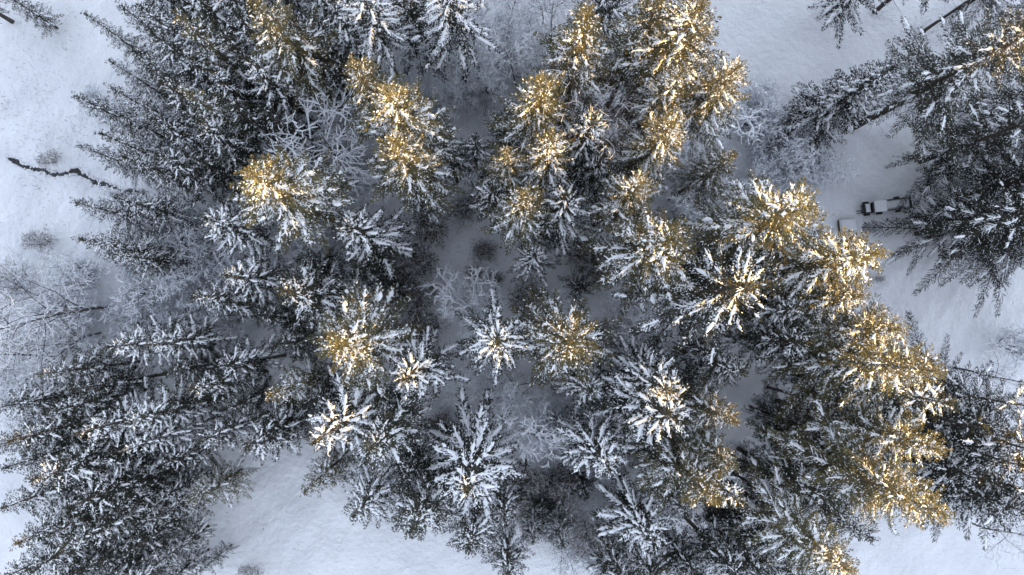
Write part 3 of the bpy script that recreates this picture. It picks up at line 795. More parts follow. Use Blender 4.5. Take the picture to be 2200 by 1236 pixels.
    ('D1', 27.56, 2.93, 21, 1.16, 'dark, almost snowless fir in the shade inside the golden eastern belt', 'shaded firs of the eastern belt'),
    ('M1', 29.11, -3.94, 23, 1.16, 'evenly snow flecked fir in the shade inside the golden eastern belt', 'shaded firs of the eastern belt'),
    ('M1', 31.12, -6.44, 24, 1.16, 'evenly snow flecked fir in the shade inside the golden eastern belt', 'shaded firs of the eastern belt'),
    ('H1', 30.34, -11.57, 23, 0.986, 'thickly snow laden fir in the shade inside the golden eastern belt', 'shaded firs of the eastern belt'),
    ('T1', 30.1, -8.37, 20, 0.928, 'dense olive fir in the shade inside the golden eastern belt', 'shaded firs of the eastern belt'),
    ('M1', 26.63, -15.37, 23, 1.16, 'evenly snow flecked fir in the shade inside the golden eastern belt', 'shaded firs of the eastern belt'),
    ('H2', 25.69, -17.83, 20, 0.928, 'pale, snow laden fir in the shade inside the golden eastern belt', 'shaded firs of the eastern belt'),
    ('D1', 32.08, -15.36, 22, 1.16, 'dark, almost snowless fir in the shade inside the golden eastern belt', 'shaded firs of the eastern belt'),
    ('M2', 24.07, -20.53, 20, 1.16, 'dark, white ridged fir in the shade inside the golden eastern belt', 'shaded firs of the eastern belt'),
    ('D1', 27.99, -10.57, 17, 1.044, 'dark, almost snowless fir in the shade inside the golden eastern belt', 'shaded firs of the eastern belt'),
    ('D1', 29.12, -13.22, 18, 1.044, 'dark, almost snowless fir in the shade inside the golden eastern belt', 'shaded firs of the eastern belt'),
    ('D1', 23.58, 0.63, 17, 1.044, 'dark, almost snowless fir in the shade inside the golden eastern belt', 'shaded firs of the eastern belt'),
    ('D1', 21.12, 4.81, 17, 0.928, 'dark, almost snowless fir in the shade inside the golden eastern belt', 'shaded firs of the eastern belt'),
    ('D1', 25.41, -15.73, 16, 1.044, 'dark, almost snowless fir in the shade inside the golden eastern belt', 'shaded firs of the eastern belt'),
    ('M1', 30.11, -18.35, 22, 1.044, 'evenly snow flecked fir in the shade inside the golden eastern belt', 'shaded firs of the eastern belt'),
    ('W3', 40.93, -7.14, 27, 0.928, 'dark drooping wide fir beyond the golden belt, below the thin dark leafless tree', 'firs of the eastern edge'),
    ('W3', 41.39, -10.55, 28, 1.102, 'dark drooping wide fir beyond the golden belt, below the thin dark leafless tree', 'firs of the eastern edge'),
    ('W3', 41.96, -14.09, 28, 1.102, 'dark drooping wide fir beyond the golden belt, below the thin dark leafless tree', 'firs of the eastern edge'),
    ('M1', 40.61, -11.24, 22, 1.16, 'evenly snow flecked wide fir beyond the golden belt, below the thin dark leafless tree', 'firs of the eastern edge'),
    ('M2', 41.67, -14.26, 22, 1.16, 'dark, white ridged wide fir beyond the golden belt, below the thin dark leafless tree', 'firs of the eastern edge'),
    ('M1', 41.36, -8.11, 20, 1.044, 'evenly snow flecked wide fir beyond the golden belt, below the thin dark leafless tree', 'firs of the eastern edge'),
    ('L1', -18.18, 17.63, 14, 1.35, 'large frosted leafless tree with spreading white limbs beside golden firs', None),
    ('L3', -10.49, 25.77, 11, 0.8, 'small frosted leafless tree with white twigs among the trunks', 'frosted leafless trees'),
    ('L2', -5.38, 24.32, 8, 0.9, 'small frosted leafless tree with white twigs among the trunks', 'frosted leafless trees'),
    ('L2', -1.62, 24.72, 10, 0.8, 'small frosted leafless tree with white twigs among the trunks', 'frosted leafless trees'),
    ('B1', -0.55, 29.35, 12, 0.8, 'small frosted leafless tree with white twigs among the trunks', 'frosted leafless trees'),
    ('L3', 2.68, 28.27, 11, 0.8, 'small frosted leafless tree with white twigs among the trunks', 'frosted leafless trees'),
    ('B1', 4.31, 33.21, 12, 0.8, 'small frosted leafless tree with white twigs among the trunks', 'frosted leafless trees'),
    ('B1', 7.01, 32.4, 11, 0.8, 'small frosted leafless tree with white twigs among the trunks', 'frosted leafless trees'),
    ('L2', -4.32, 29.89, 10, 0.8, 'small frosted leafless tree with white twigs among the trunks', 'frosted leafless trees'),
    ('K2', -2.16, 22.81, 3, 1.2, 'low frosted bush under the leafless trees behind the middle group', 'frosted low bushes'),
    ('K2', 3.49, 26.09, 3, 1.2, 'low frosted bush under the leafless trees behind the middle group', 'frosted low bushes'),
    ('K2', -8.33, 23.61, 3, 1.2, 'low frosted bush under the leafless trees behind the middle group', 'frosted low bushes'),
    ('L2', -6.62, 26.49, 12, 0.9, 'small frosted leafless tree with white twigs among the trunks', 'frosted leafless trees'),
    ('L2', -3.24, 26.07, 13, 0.8, 'small frosted leafless tree with white twigs among the trunks', 'frosted leafless trees'),
    ('L3', 1.44, 26.09, 13, 0.8, 'small frosted leafless tree with white twigs among the trunks', 'frosted leafless trees'),
    ('L1', -9.7, 28.23, 11, 0.8, 'small frosted leafless tree with white twigs among the trunks', 'frosted leafless trees'),
    ('L2', -7.26, 22.91, 7, 1, 'small frosted leafless tree with white twigs among the trunks', 'frosted leafless trees'),
    ('L3', 0.26, 33.19, 12, 0.8, 'small frosted leafless tree with white twigs among the trunks', 'frosted leafless trees'),
    ('B1', 4.68, 28.83, 15, 0.8, 'slim leafless tree with forked dark stem and pale twigs', None),
    ('B2', 7.46, 19.73, 22, 0.986, 'leafless tree with golden sunlit twigs beside the olive fir', None),
    ('L3', 13.35, 24.33, 13, 0.7, 'small frosted leafless tree with white twigs among the trunks', 'frosted leafless trees'),
    ('L4', 23.14, 20.98, 9, 1.3, 'frosted leafless tree over a dark hollow beside the golden edge fir', None),
    ('L4', -4.25, 0.8, 9, 1.15, 'twisted dead tree with white limbs in the middle of the clearing', None),
    ('L4', -2.92, 1.06, 7, 1.1, 'smaller twisted white branched tree beside the dead one', None),
    ('K2', -27.94, 10.9, 3.5, 1.3, 'snow dusted leafless bush among the firs around the large frosted tree', 'leafless bushes near the frosted tree'),
    ('K2', -24.75, 10.37, 3.5, 1.3, 'snow dusted leafless bush among the firs around the large frosted tree', 'leafless bushes near the frosted tree'),
    ('K2', -31.1, 9.3, 3.5, 1.2, 'snow dusted leafless bush among the firs around the large frosted tree', 'leafless bushes near the frosted tree'),
    ('K2', -32.55, 1.32, 3.5, 1.2, 'snow dusted leafless bush in the thicket at the wood edge', 'leafless thicket bushes'),
    ('K2', -28.79, -3.43, 3.5, 1.2, 'snow dusted leafless bush among the firs around the large frosted tree', 'leafless bushes near the frosted tree'),
    ('L2', -24.84, 16.81, 9, 0.9, 'small frosted leafless tree close to the large frosted one', 'frosted trees near the large one'),
    ('L2', -14.15, 13.6, 8, 0.9, 'small frosted leafless tree close to the large frosted one', 'frosted trees near the large one'),
    ('L4', 11.4, -7.68, 6, 1, 'small frosted leafless tree in the shade right of the clearing', 'frosted trees by the clearing'),
    ('K2', -11.47, 10.39, 3, 1.2, 'snow dusted leafless bush among the firs around the large frosted tree', 'leafless bushes near the frosted tree'),
    ('L4', -3.43, -8.45, 8, 0.9, 'low frosted tree reaching over the snow below round snowy fir', None),
    ('L2', 0.8, -9.77, 11, 0.8, 'small frosted leafless tree in the shade right of the clearing', 'frosted trees by the clearing'),
    ('L4', 5.59, 1.86, 5, 0.8, 'small frosted leafless tree in the shade right of the clearing', 'frosted trees by the clearing'),
    ('L1', 3.44, -11.88, 13, 0.8, 'dense white frosted tree between the two white star firs', None),
    ('L1', 14.63, -1.59, 12, 1.1, 'wide frosted leafless tree in the shade right of the olive fir', None),
    ('B3', -44.91, 0.9, 17, 1.1, 'large leafless tree stretching over the field, snow on its limbs', None),
    ('B3', -45.89, -2.11, 12, 1.1, 'twiggy leafless tree below the large one stretching over the field', None),
    ('B1', -49.09, -10.23, 11, 1.1, 'slight leafless tree where the south-west stand meets the field', None),
    ('B3', -51.49, 1.85, 8, 1.2, 'low leafless tree at the tip of the large one over the field', None),
    ('B1', -49.75, -4.74, 15, 1, 'leafless tree with thin dark stem at the field edge under the large one', None),
    ('B1', 51.46, -6.13, 13, 1, 'thin dark leafless tree in the eastern snow field', None),
    ('B1', 52.19, -23.25, 13, 1, 'dark leafless tree at the edge of the south-eastern snow corner', None),
    ('B2', 8.95, -23.38, 10, 1, 'brownish leafless tree beside the small fir with snow crest', None),
    ('B2', 2.38, -16.59, 9, 1, 'brown twigged leafless tree below the dense frosted tree', None),
    ('K2', 29.87, 18.56, 3.6, 1.2, 'pale frosted brush beside the snow lane in the north-east', 'frosted brush'),
    ('K2', 33.08, 16.94, 4, 1.4, 'pale frosted brush beside the snow lane in the north-east', 'frosted brush'),
    ('K2', 30.89, 14.77, 3.4, 1.2, 'pale frosted brush beside the snow lane in the north-east', 'frosted brush'),
    ('K2', 35.23, 15.86, 3, 1.2, 'pale frosted brush beside the snow lane in the north-east', 'frosted brush'),
    ('K2', 28.86, 24.0, 3.5, 1.2, 'pale frosted brush beside the snow lane in the north-east', 'frosted brush'),
    ('K2', -36.86, 6.09, 4, 1.3, 'snow dusted leafless bush in the thicket at the wood edge', 'leafless thicket bushes'),
    ('K2', -39.43, 2.91, 4.5, 1.3, 'snow dusted leafless bush in the thicket at the wood edge', 'leafless thicket bushes'),
    ('K2', -41.46, -0.79, 4, 1.2, 'snow dusted leafless bush in the thicket at the wood edge', 'leafless thicket bushes'),
    ('K2', -35.15, -0.79, 4, 1.2, 'snow dusted leafless bush in the thicket at the wood edge', 'leafless thicket bushes'),
    ('K2', -37.2, -3.43, 3.5, 1.2, 'snow dusted leafless bush in the thicket at the wood edge', 'leafless thicket bushes'),
    ('K2', -46.82, 3.96, 3.5, 1.2, 'snow dusted leafless bush in the thicket at the wood edge', 'leafless thicket bushes'),
    ('K2', -50.38, -0.79, 3.5, 1.3, 'snow dusted leafless bush in the thicket at the wood edge', 'leafless thicket bushes'),
    ('K2', -45.7, 23.76, 3, 1.2, 'snow dusted leafless bush in the thicket at the wood edge', 'leafless thicket bushes'),
    ('K2', -40.12, 10.88, 4, 1.2, 'snow dusted leafless bush in the thicket at the wood edge', 'leafless thicket bushes'),
    ('K2', -37.45, 9.29, 4, 1.2, 'snow dusted leafless bush in the thicket at the wood edge', 'leafless thicket bushes'),
    ('K2', -53.81, -9.18, 3.5, 1.3, 'snow dusted leafless bush in the thicket at the wood edge', 'leafless thicket bushes'),
    ('K2', -21.09, 15.2, 3.5, 1.2, 'snow dusted leafless bush among the firs around the large frosted tree', 'leafless bushes near the frosted tree'),
    ('K2', -17.36, 14.67, 3, 1.2, 'snow dusted leafless bush among the firs around the large frosted tree', 'leafless bushes near the frosted tree'),
    ('K2', -23.14, 8.24, 3.5, 1.2, 'snow dusted leafless bush among the firs around the large frosted tree', 'leafless bushes near the frosted tree'),
    ('K2', -19.5, 16.28, 3, 1.2, 'snow dusted leafless bush among the firs around the large frosted tree', 'leafless bushes near the frosted tree'),
    ('K2', -54.17, 3.96, 3, 1.3, 'snow dusted leafless bush in the thicket at the wood edge', 'leafless thicket bushes'),
    ('K2', -42.66, 6.09, 3.5, 1.3, 'snow dusted leafless bush in the thicket at the wood edge', 'leafless thicket bushes'),
    ('K3', -8.27, 9.86, 2.9, 1.265, 'dark rounded leafless bush in the shady clearing', 'dark bushes in the clearing'),
    ('K3', -9.31, 6.01, 2.6, 1.265, 'dark rounded leafless bush in the shady clearing', 'dark bushes in the clearing'),
    ('K3', -2.4, 7.08, 2.1, 1.0924999999999998, 'dark rounded leafless bush in the shady clearing', 'dark bushes in the clearing'),
    ('K3', -9.54, -1.59, 3.1, 1.38, 'dark rounded leafless bush in the shady clearing', 'dark bushes in the clearing'),
    ('K3', -11.39, -2.38, 2.6, 1.15, 'dark rounded leafless bush in the shady clearing', 'dark bushes in the clearing'),
    ('K3', -12.22, 3.45, 3.1, 1.38, 'dark rounded leafless bush in the shady clearing', 'dark bushes in the clearing'),
    ('K3', -3.46, 4.52, 1.5, 1.15, 'dark rounded leafless bush in the shady clearing', 'dark bushes in the clearing'),
    ('K3', -8.24, 2.6, 1.1, 1.15, 'dark rounded leafless bush in the shady clearing', 'dark bushes in the clearing'),
    ('K3', -1.07, 3.99, 1.4, 1.15, 'dark rounded leafless bush in the shady clearing', 'dark bushes in the clearing'),
    ('K3', -6.85, -12.91, 2.6, 1.38, 'dark rounded leafless bush in the shady clearing', 'dark bushes in the clearing'),
    ('K3', 10.4, 5.6, 2.9, 1.38, 'dark rounded leafless bush in the shady clearing', 'dark bushes in the clearing'),
    ('K3', 8.8, 6.67, 2.6, 1.38, 'dark rounded leafless bush in the shady clearing', 'dark bushes in the clearing'),
    ('K3', 2.39, 1.86, 2.6, 1.38, 'dark rounded leafless bush in the shady clearing', 'dark bushes in the clearing'),
    ('K3', 3.43, -20.24, 2.6, 1.4949999999999999, 'dark rounded leafless bush in the shady clearing', 'dark bushes in the clearing'),
    ('K3', 3.43, -22.32, 2.8, 1.4949999999999999, 'dark rounded leafless bush in the shady clearing', 'dark bushes in the clearing'),
    ('K3', -4.54, 12.01, 2.4, 1.265, 'dark rounded leafless bush in the shady clearing', 'dark bushes in the clearing'),
    ('K3', 5.27, -18.94, 2.6, 1.38, 'dark rounded leafless bush in the shady clearing', 'dark bushes in the clearing'),
    ('K3', 7.92, -17.39, 2.4, 1.38, 'dark rounded leafless bush in the shady clearing', 'dark bushes in the clearing'),
    ('K3', 12.9, -22.09, 2.4, 1.38, 'dark rounded leafless bush in the shady clearing', 'dark bushes in the clearing'),
    ('K3', -10.35, 1.86, 2.4, 1.265, 'dark rounded leafless bush in the shady clearing', 'dark bushes in the clearing'),
    ('K3', -13.03, 5.58, 2.6, 1.265, 'dark rounded leafless bush in the shady clearing', 'dark bushes in the clearing'),
    ('K1', -52.19, 8.21, 2.6, 1.1, 'brown leafless shrub alone on the open field below the stream', None),
    ('K1', -51.48, 17.55, 2.2, 1.0, 'thin leafless shrub on the field just above the stream', None),
    ('K1', -27.9, -28.67, 2.6, 1, 'thin leafless shrub in the lower open field', None),
    ('K2', 56.9, -3.47, 3.5, 1.3, 'frosted bush in the eastern snow field above the thin dark tree', None),
    ('K1', 42.55, 4.01, 1.2, 0.8, 'tiny bush on the snow beside the golden belt', None),
    ('B2', 6.06, -19.47, 9, 0.9, 'brown twigged leafless bush tree beside the compact white star fir', None),
    ('B2', 11.32, -23.38, 8, 0.9, 'low brown twigged leafless tree under the white long limbed fir', None),
    ('D1', 1.64, -18.59, 9, 1.276, 'small dusky young fir between the two white star firs and the field', 'young firs by the lower field'),
    ('D1', 8.25, -18.15, 9, 1.276, 'small dusky young fir between the two white star firs and the field', 'young firs by the lower field'),
    ('D1', 3.78, -20.5, 8, 1.276, 'small dusky young fir between the two white star firs and the field', 'young firs by the lower field'),
    ('D1', -35.94, 44.05, 22.9, 1.12, 'dark, almost snowless fir behind the frosted leafless trees, at the back of the wood', 'firs at the back of the wood'),
    ('D1', -32.31, 46.01, 24.7, 1.12, 'dark, almost snowless fir behind the frosted leafless trees, at the back of the wood', 'firs at the back of the wood'),
    ('D1', -27.56, 45.22, 22.1, 1.12, 'dark, almost snowless fir behind the frosted leafless trees, at the back of the wood', 'firs at the back of the wood'),
    ('D1', -21.63, 46.93, 24.8, 1.12, 'dark, almost snowless fir behind the frosted leafless trees, at the back of the wood', 'firs at the back of the wood'),
    ('D1', -17.27, 43.64, 24.2, 1.12, 'dark, almost snowless fir behind the frosted leafless trees, at the back of the wood', 'firs at the back of the wood'),
    ('D1', -14.76, 46.8, 24.5, 1.12, 'dark, almost snowless fir behind the frosted leafless trees, at the back of the wood', 'firs at the back of the wood'),
    ('M2', -10.63, 44.9, 23.7, 1.12, 'dark, white ridged fir behind the frosted leafless trees, at the back of the wood', 'firs at the back of the wood'),
    ('M1', -5.86, 47.11, 22.1, 1.12, 'evenly snow flecked fir behind the frosted leafless trees, at the back of the wood', 'firs at the back of the wood'),
    ('M1', 0.09, 48.62, 22.2, 1.12, 'evenly snow flecked fir behind the frosted leafless trees, at the back of the wood', 'firs at the back of the wood'),
    ('M1', 4.55, 43.51, 23.0, 1.12, 'evenly snow flecked fir behind the frosted leafless trees, at the back of the wood', 'firs at the back of the wood'),
    ('M2', 7.67, 46.95, 22.8, 1.12, 'dark, white ridged fir behind the frosted leafless trees, at the back of the wood', 'firs at the back of the wood'),
    ('D1', 11.69, 43.77, 21.2, 1.12, 'dark, almost snowless fir behind the frosted leafless trees, at the back of the wood', 'firs at the back of the wood'),
    ('D1', 16.46, 42.66, 23.1, 1.12, 'dark, almost snowless fir behind the frosted leafless trees, at the back of the wood', 'firs at the back of the wood'),
    ('M1', 20.89, 46.69, 25.0, 1.12, 'evenly snow flecked fir behind the frosted leafless trees, at the back of the wood', 'firs at the back of the wood'),
    ('D1', 24.12, 43.22, 23.5, 1.12, 'dark, almost snowless fir behind the frosted leafless trees, at the back of the wood', 'firs at the back of the wood'),
    ('M2', -33.18, 30.84, 20.3, 1.16, 'dark, white ridged fir in the dense stand above the lone golden topped fir', 'firs of the dense north-west stand'),
    ('D1', -30.9, 30.12, 19.6, 1.16, 'dark, almost snowless fir in the dense stand above the lone golden topped fir', 'firs of the dense north-west stand'),
    ('M1', -27.97, 28.85, 21.1, 1.16, 'evenly snow flecked fir in the dense stand above the lone golden topped fir', 'firs of the dense north-west stand'),
    ('M2', -25.4, 29.25, 21.6, 1.16, 'dark, white ridged fir in the dense stand above the lone golden topped fir', 'firs of the dense north-west stand'),
    ('D1', -23.86, 29.28, 19.9, 1.16, 'dark, almost snowless fir in the dense stand above the lone golden topped fir', 'firs of the dense north-west stand'),
    ('M1', -21.75, 31.04, 19.2, 1.16, 'evenly snow flecked fir in the dense stand above the lone golden topped fir', 'firs of the dense north-west stand'),
    ('M2', -17.54, 30.3, 21.0, 1.16, 'dark, white ridged fir in the dense stand above the lone golden topped fir', 'firs of the dense north-west stand'),
    ('D1', -16.15, 30.78, 20.0, 1.16, 'dark, almost snowless fir in the dense stand above the lone golden topped fir', 'firs of the dense north-west stand'),
    ('M2', -40.92, -24.54, 18, 1.276, 'dark, white ridged fir in the corner stand beside the small lone fir', 'firs of the south-west corner'),
    ('D1', -37.96, -25.36, 17, 1.276, 'dark, almost snowless fir in the corner stand beside the small lone fir', 'firs of the south-west corner'),
    ('M2', -35.46, -25.8, 15, 1.276, 'dark, white ridged fir in the corner stand beside the small lone fir', 'firs of the south-west corner'),
    ('D1', -43.34, -22.96, 18, 1.276, 'dark, almost snowless fir in the corner stand beside the small lone fir', 'firs of the south-west corner'),
    ('S2', -33.23, -26.39, 12, 1.276, 'slender dark fir in the corner stand beside the small lone fir', 'firs of the south-west corner'),
    ('M1', -38.82, -18.71, 19, 1.276, 'evenly snow flecked fir in the corner stand beside the small lone fir', 'firs of the south-west corner'),
    ('M2', 0.22, -23.7, 16, 1.276, 'dark, white ridged fir at the southern end of the narrow snow lane', 'firs at the southern end'),
    ('M2', 10.66, -24.97, 17, 1.276, 'dark, white ridged fir at the southern end of the narrow snow lane', 'firs at the southern end'),
    ('M1', 13.92, -24.77, 18, 1.276, 'evenly snow flecked fir at the southern end of the narrow snow lane', 'firs at the southern end'),
    ('D1', 17.44, -24.59, 17, 1.276, 'dark, almost snowless fir at the southern end of the narrow snow lane', 'firs at the southern end'),
    ('M2', 20.46, -23.02, 19, 1.276, 'dark, white ridged fir at the southern end of the narrow snow lane', 'firs at the southern end'),
    ('M1', 22.84, -23.01, 21, 1.276, 'evenly snow flecked fir at the southern end of the narrow snow lane', 'firs at the southern end'),
    ('M2', 25.74, -22.64, 21, 1.276, 'dark, white ridged fir at the southern end of the narrow snow lane', 'firs at the southern end'),
    ('D1', 22.86, -20.36, 17, 1.276, 'dark, almost snowless fir at the southern end of the narrow snow lane', 'firs at the southern end'),
    ('K4', 1.77, 29.35, 5.5, 1.1482041885854117, 'tangled frosted brush under the leafless trees behind the middle group', 'brush under the leafless trees'),
    ('K4', -6.54, 31.95, 4.3, 0.954575050622366, 'tangled frosted brush under the leafless trees behind the middle group', 'brush under the leafless trees'),
    ('K5', -1.27, 32.36, 4.6, 1.0453299344921028, 'tangled frosted brush under the leafless trees behind the middle group', 'brush under the leafless trees'),
    ('K5', -8.64, 24.83, 4.1, 1.016133694563674, 'tangled frosted brush under the leafless trees behind the middle group', 'brush under the leafless trees'),
    ('K4', -4.03, 31.77, 5.4, 0.9454472931007729, 'tangled frosted brush under the leafless trees behind the middle group', 'brush under the leafless trees'),
    ('K4', -10.65, 32.21, 4.8, 0.9598562139466926, 'tangled frosted brush under the leafless trees behind the middle group', 'brush under the leafless trees'),
    ('K4', -2.17, 27.26, 4.0, 0.9142295811244049, 'tangled frosted brush under the leafless trees behind the middle group', 'brush under the leafless trees'),
    ('K5', 1.75, 29.36, 5.6, 1.0911047852092168, 'tangled frosted brush under the leafless trees behind the middle group', 'brush under the leafless trees'),
    ('K4', -4.03, 28.34, 3.7, 1.077400843049842, 'tangled frosted brush under the leafless trees behind the middle group', 'brush under the leafless trees'),
    ('K5', 2.73, 28.29, 3.3, 1.0017574645679814, 'tangled frosted brush under the leafless trees behind the middle group', 'brush under the leafless trees'),
    ('K4', -2.52, 24.99, 4.2, 1.0046748970201664, 'tangled frosted brush under the leafless trees behind the middle group', 'brush under the leafless trees'),
    ('K5', -10.67, 23.1, 4.6, 1.2962282853415878, 'tangled frosted brush under the leafless trees behind the middle group', 'brush under the leafless trees'),
    ('K5', 5.0, 26.44, 5.3, 1.1869409881375024, 'tangled frosted brush under the leafless trees behind the middle group', 'brush under the leafless trees'),
    ('K4', -3.08, 33.15, 3.7, 1.2495224910149123, 'tangled frosted brush under the leafless trees behind the middle group', 'brush under the leafless trees'),
    ('K4', -5.78, 26.36, 5.1, 1.1569975683541214, 'tangled frosted brush under the leafless trees behind the middle group', 'brush under the leafless trees'),
    ('K5', -2.49, 26.4, 4.8, 1.0073196182803232, 'tangled frosted brush under the leafless trees behind the middle group', 'brush under the leafless trees'),
    ('K5', -28.62, 11.19, 5.5, 1.284709526979509, 'grey leafless brush in the gap between field edge firs and south-west stand', 'brush of the western gap'),
    ('K4', -42.3, -3.25, 3.5, 1.2874139853401232, 'grey leafless brush in the gap between field edge firs and south-west stand', 'brush of the western gap'),
    ('K4', -29.78, 0.42, 4.3, 1.0888733081415134, 'grey leafless brush in the gap between field edge firs and south-west stand', 'brush of the western gap'),
    ('K5', -29.02, 8.65, 3.2, 1.2689447973869519, 'grey leafless brush in the gap between field edge firs and south-west stand', 'brush of the western gap'),
    ('K4', -33.88, 7.96, 4.1, 1.2079077505557827, 'grey leafless brush in the gap between field edge firs and south-west stand', 'brush of the western gap'),
    ('K5', -29.7, 2.82, 5.3, 0.9806677793321058, 'grey leafless brush in the gap between field edge firs and south-west stand', 'brush of the western gap'),
    ('K5', -30.6, 2.62, 5.1, 1.266093938131358, 'grey leafless brush in the gap between field edge firs and south-west stand', 'brush of the western gap'),
    ('K5', -42.91, 11.88, 4.6, 1.09553249049427, 'grey leafless brush in the gap between field edge firs and south-west stand', 'brush of the western gap'),
    ('K5', -33.95, 10.05, 4.1, 1.2070317950221052, 'grey leafless brush in the gap between field edge firs and south-west stand', 'brush of the western gap'),
    ('K4', -38.65, 6.39, 3.4, 1.2839472041826805, 'grey leafless brush in the gap between field edge firs and south-west stand', 'brush of the western gap'),
    ('K5', -37.22, -1.31, 3.9, 0.9934802375993481, 'grey leafless brush in the gap between field edge firs and south-west stand', 'brush of the western gap'),
    ('K5', -30.08, 5.46, 3.4, 1.2663021582989744, 'grey leafless brush in the gap between field edge firs and south-west stand', 'brush of the western gap'),
    ('K5', -35.32, 4.86, 5.3, 1.2106344951517563, 'grey leafless brush in the gap between field edge firs and south-west stand', 'brush of the western gap'),
    ('K4', -33.4, -3.98, 4.7, 1.2718998904122172, 'grey leafless brush in the gap between field edge firs and south-west stand', 'brush of the western gap'),
    ('K5', -36.58, -1.5, 3.6, 1.2497148608053346, 'grey leafless brush in the gap between field edge firs and south-west stand', 'brush of the western gap'),
    ('K4', -32.38, 6.75, 5.3, 1.0034444318469258, 'grey leafless brush in the gap between field edge firs and south-west stand', 'brush of the western gap'),
    ('K4', -21.56, 13.02, 3.9, 1.1179793897594175, 'grey leafless brush below the lone golden topped fir', 'brush by the golden fir'),
    ('K5', -20.83, 8.87, 4.5, 1.1082858361167942, 'grey leafless brush below the lone golden topped fir', 'brush by the golden fir'),
    ('K5', -20.29, 10.57, 5.0, 1.2943219031809245, 'grey leafless brush below the lone golden topped fir', 'brush by the golden fir'),
    ('K4', -21.81, 8.81, 4.0, 1.2651162115012158, 'grey leafless brush below the lone golden topped fir', 'brush by the golden fir'),
    ('K5', -20.86, 9.1, 5.4, 1.1026644283141178, 'grey leafless brush below the lone golden topped fir', 'brush by the golden fir'),
    ('K5', -22.4, 9.98, 3.5, 1.2084168571146967, 'grey leafless brush below the lone golden topped fir', 'brush by the golden fir'),
    ('K5', 20.38, 0.37, 4.2, 1.1422483150480338, 'grey leafless brush around the wide frosted tree', 'brush by the wide frosted tree'),
    ('K4', 13.61, -5.99, 3.7, 1.2175579766942288, 'grey leafless brush around the wide frosted tree', 'brush by the wide frosted tree'),
    ('K4', 11.63, -2.87, 5.4, 1.031859072012462, 'grey leafless brush around the wide frosted tree', 'brush by the wide frosted tree'),
    ('K5', 14.05, 0.79, 3.3, 0.9080399975893939, 'grey leafless brush around the wide frosted tree', 'brush by the wide frosted tree'),
    ('K4', 18.56, -4.59, 5.5, 0.963386297769551, 'grey leafless brush around the wide frosted tree', 'brush by the wide frosted tree'),
    ('K5', 17.2, -6.55, 3.4, 1.2702826946034236, 'grey leafless brush around the wide frosted tree', 'brush by the wide frosted tree'),
    ('K4', 12.55, -1.11, 5.3, 0.9888688225086539, 'grey leafless brush around the wide frosted tree', 'brush by the wide frosted tree'),
    ('K5', 7.4, -14.18, 5.3, 0.9949734654929479, 'frosted brush around the dense white tree', 'brush by the dense white tree'),
    ('K5', 6.07, -10.61, 3.8, 1.0306469814098675, 'frosted brush around the dense white tree', 'brush by the dense white tree'),
    ('K5', 7.82, -11.47, 4.2, 1.2269965181145857, 'frosted brush around the dense white tree', 'brush by the dense white tree'),
    ('K5', 3.68, -13.24, 3.8, 1.2589522526866133, 'frosted brush around the dense white tree', 'brush by the dense white tree'),
    ('K5', 5.97, -13.49, 4.1, 1.2804264467616266, 'frosted brush around the dense white tree', 'brush by the dense white tree'),
    ('K4', 1.14, -8.31, 5.5, 1.2951275427060591, 'frosted brush around the dense white tree', 'brush by the dense white tree'),
    ('K5', 32.75, 21.35, 3.4, 1.003160984764856, 'pale frosted brush beside the snow lane in the north-east', 'frosted brush'),
    ('K5', 33.06, 19.38, 4.6, 0.9265149806401939, 'pale frosted brush beside the snow lane in the north-east', 'frosted brush'),
    ('K5', 27.86, 23.49, 3.3, 1.059162917108662, 'pale frosted brush beside the snow lane in the north-east', 'frosted brush'),
    ('K5', 27.38, 22.14, 5.0, 0.9821953685037763, 'pale frosted brush beside the snow lane in the north-east', 'frosted brush'),
    ('K5', 27.96, 21.84, 5.3, 1.1573351928265587, 'pale frosted brush beside the snow lane in the north-east', 'frosted brush'),
    ('K5', 33.86, 17.26, 5.5, 1.2513923755561391, 'pale frosted brush beside the snow lane in the north-east', 'frosted brush'),
    ('K5', 32.28, 16.79, 4.9, 1.1209415589445277, 'pale frosted brush beside the snow lane in the north-east', 'frosted brush'),
    ('K5', 28.53, 14.99, 4.4, 0.9271204780816115, 'pale frosted brush beside the snow lane in the north-east', 'frosted brush'),
    ('K5', 28.61, 14.45, 4.4, 1.1149411519829653, 'pale frosted brush beside the snow lane in the north-east', 'frosted brush'),
    ('K5', 12.72, -20.91, 4.1, 1.0692345052375043, 'brown leafless brush between the small snow crested fir and white fir', 'brush at the lower field'),
    ('K4', 7.49, -24.33, 3.9, 1.215785646893123, 'brown leafless brush between the small snow crested fir and white fir', 'brush at the lower field'),
    ('K4', 6.39, -26.02, 5.2, 0.9928072876670239, 'brown leafless brush between the small snow crested fir and white fir', 'brush at the lower field'),
    ('K4', 9.26, -24.75, 3.6, 1.230196083939995, 'brown leafless brush between the small snow crested fir and white fir', 'brush at the lower field'),
    ('K5', 8.02, -19.36, 4.5, 0.9751817468022181, 'brown leafless brush between the small snow crested fir and white fir', 'brush at the lower field'),
    ('K5', 10.52, -26.66, 3.9, 1.158739402389048, 'brown leafless brush between the small snow crested fir and white fir', 'brush at the lower field'),
    ('K5', 10.39, -18.02, 4.7, 1.00226762169294, 'brown leafless brush between the small snow crested fir and white fir', 'brush at the lower field'),
    ('K5', -47.16, -2.79, 5.2, 1.2229274536197527, 'thin leafless brush around the large leafless tree on the field', 'brush on the field edge'),
    ('K4', -45.71, -9.55, 5.3, 1.1633351533877139, 'thin leafless brush around the large leafless tree on the field', 'brush on the field edge'),
    ('K4', -49.31, -3.6, 5.6, 1.0412237582454242, 'thin leafless brush around the large leafless tree on the field', 'brush on the field edge'),
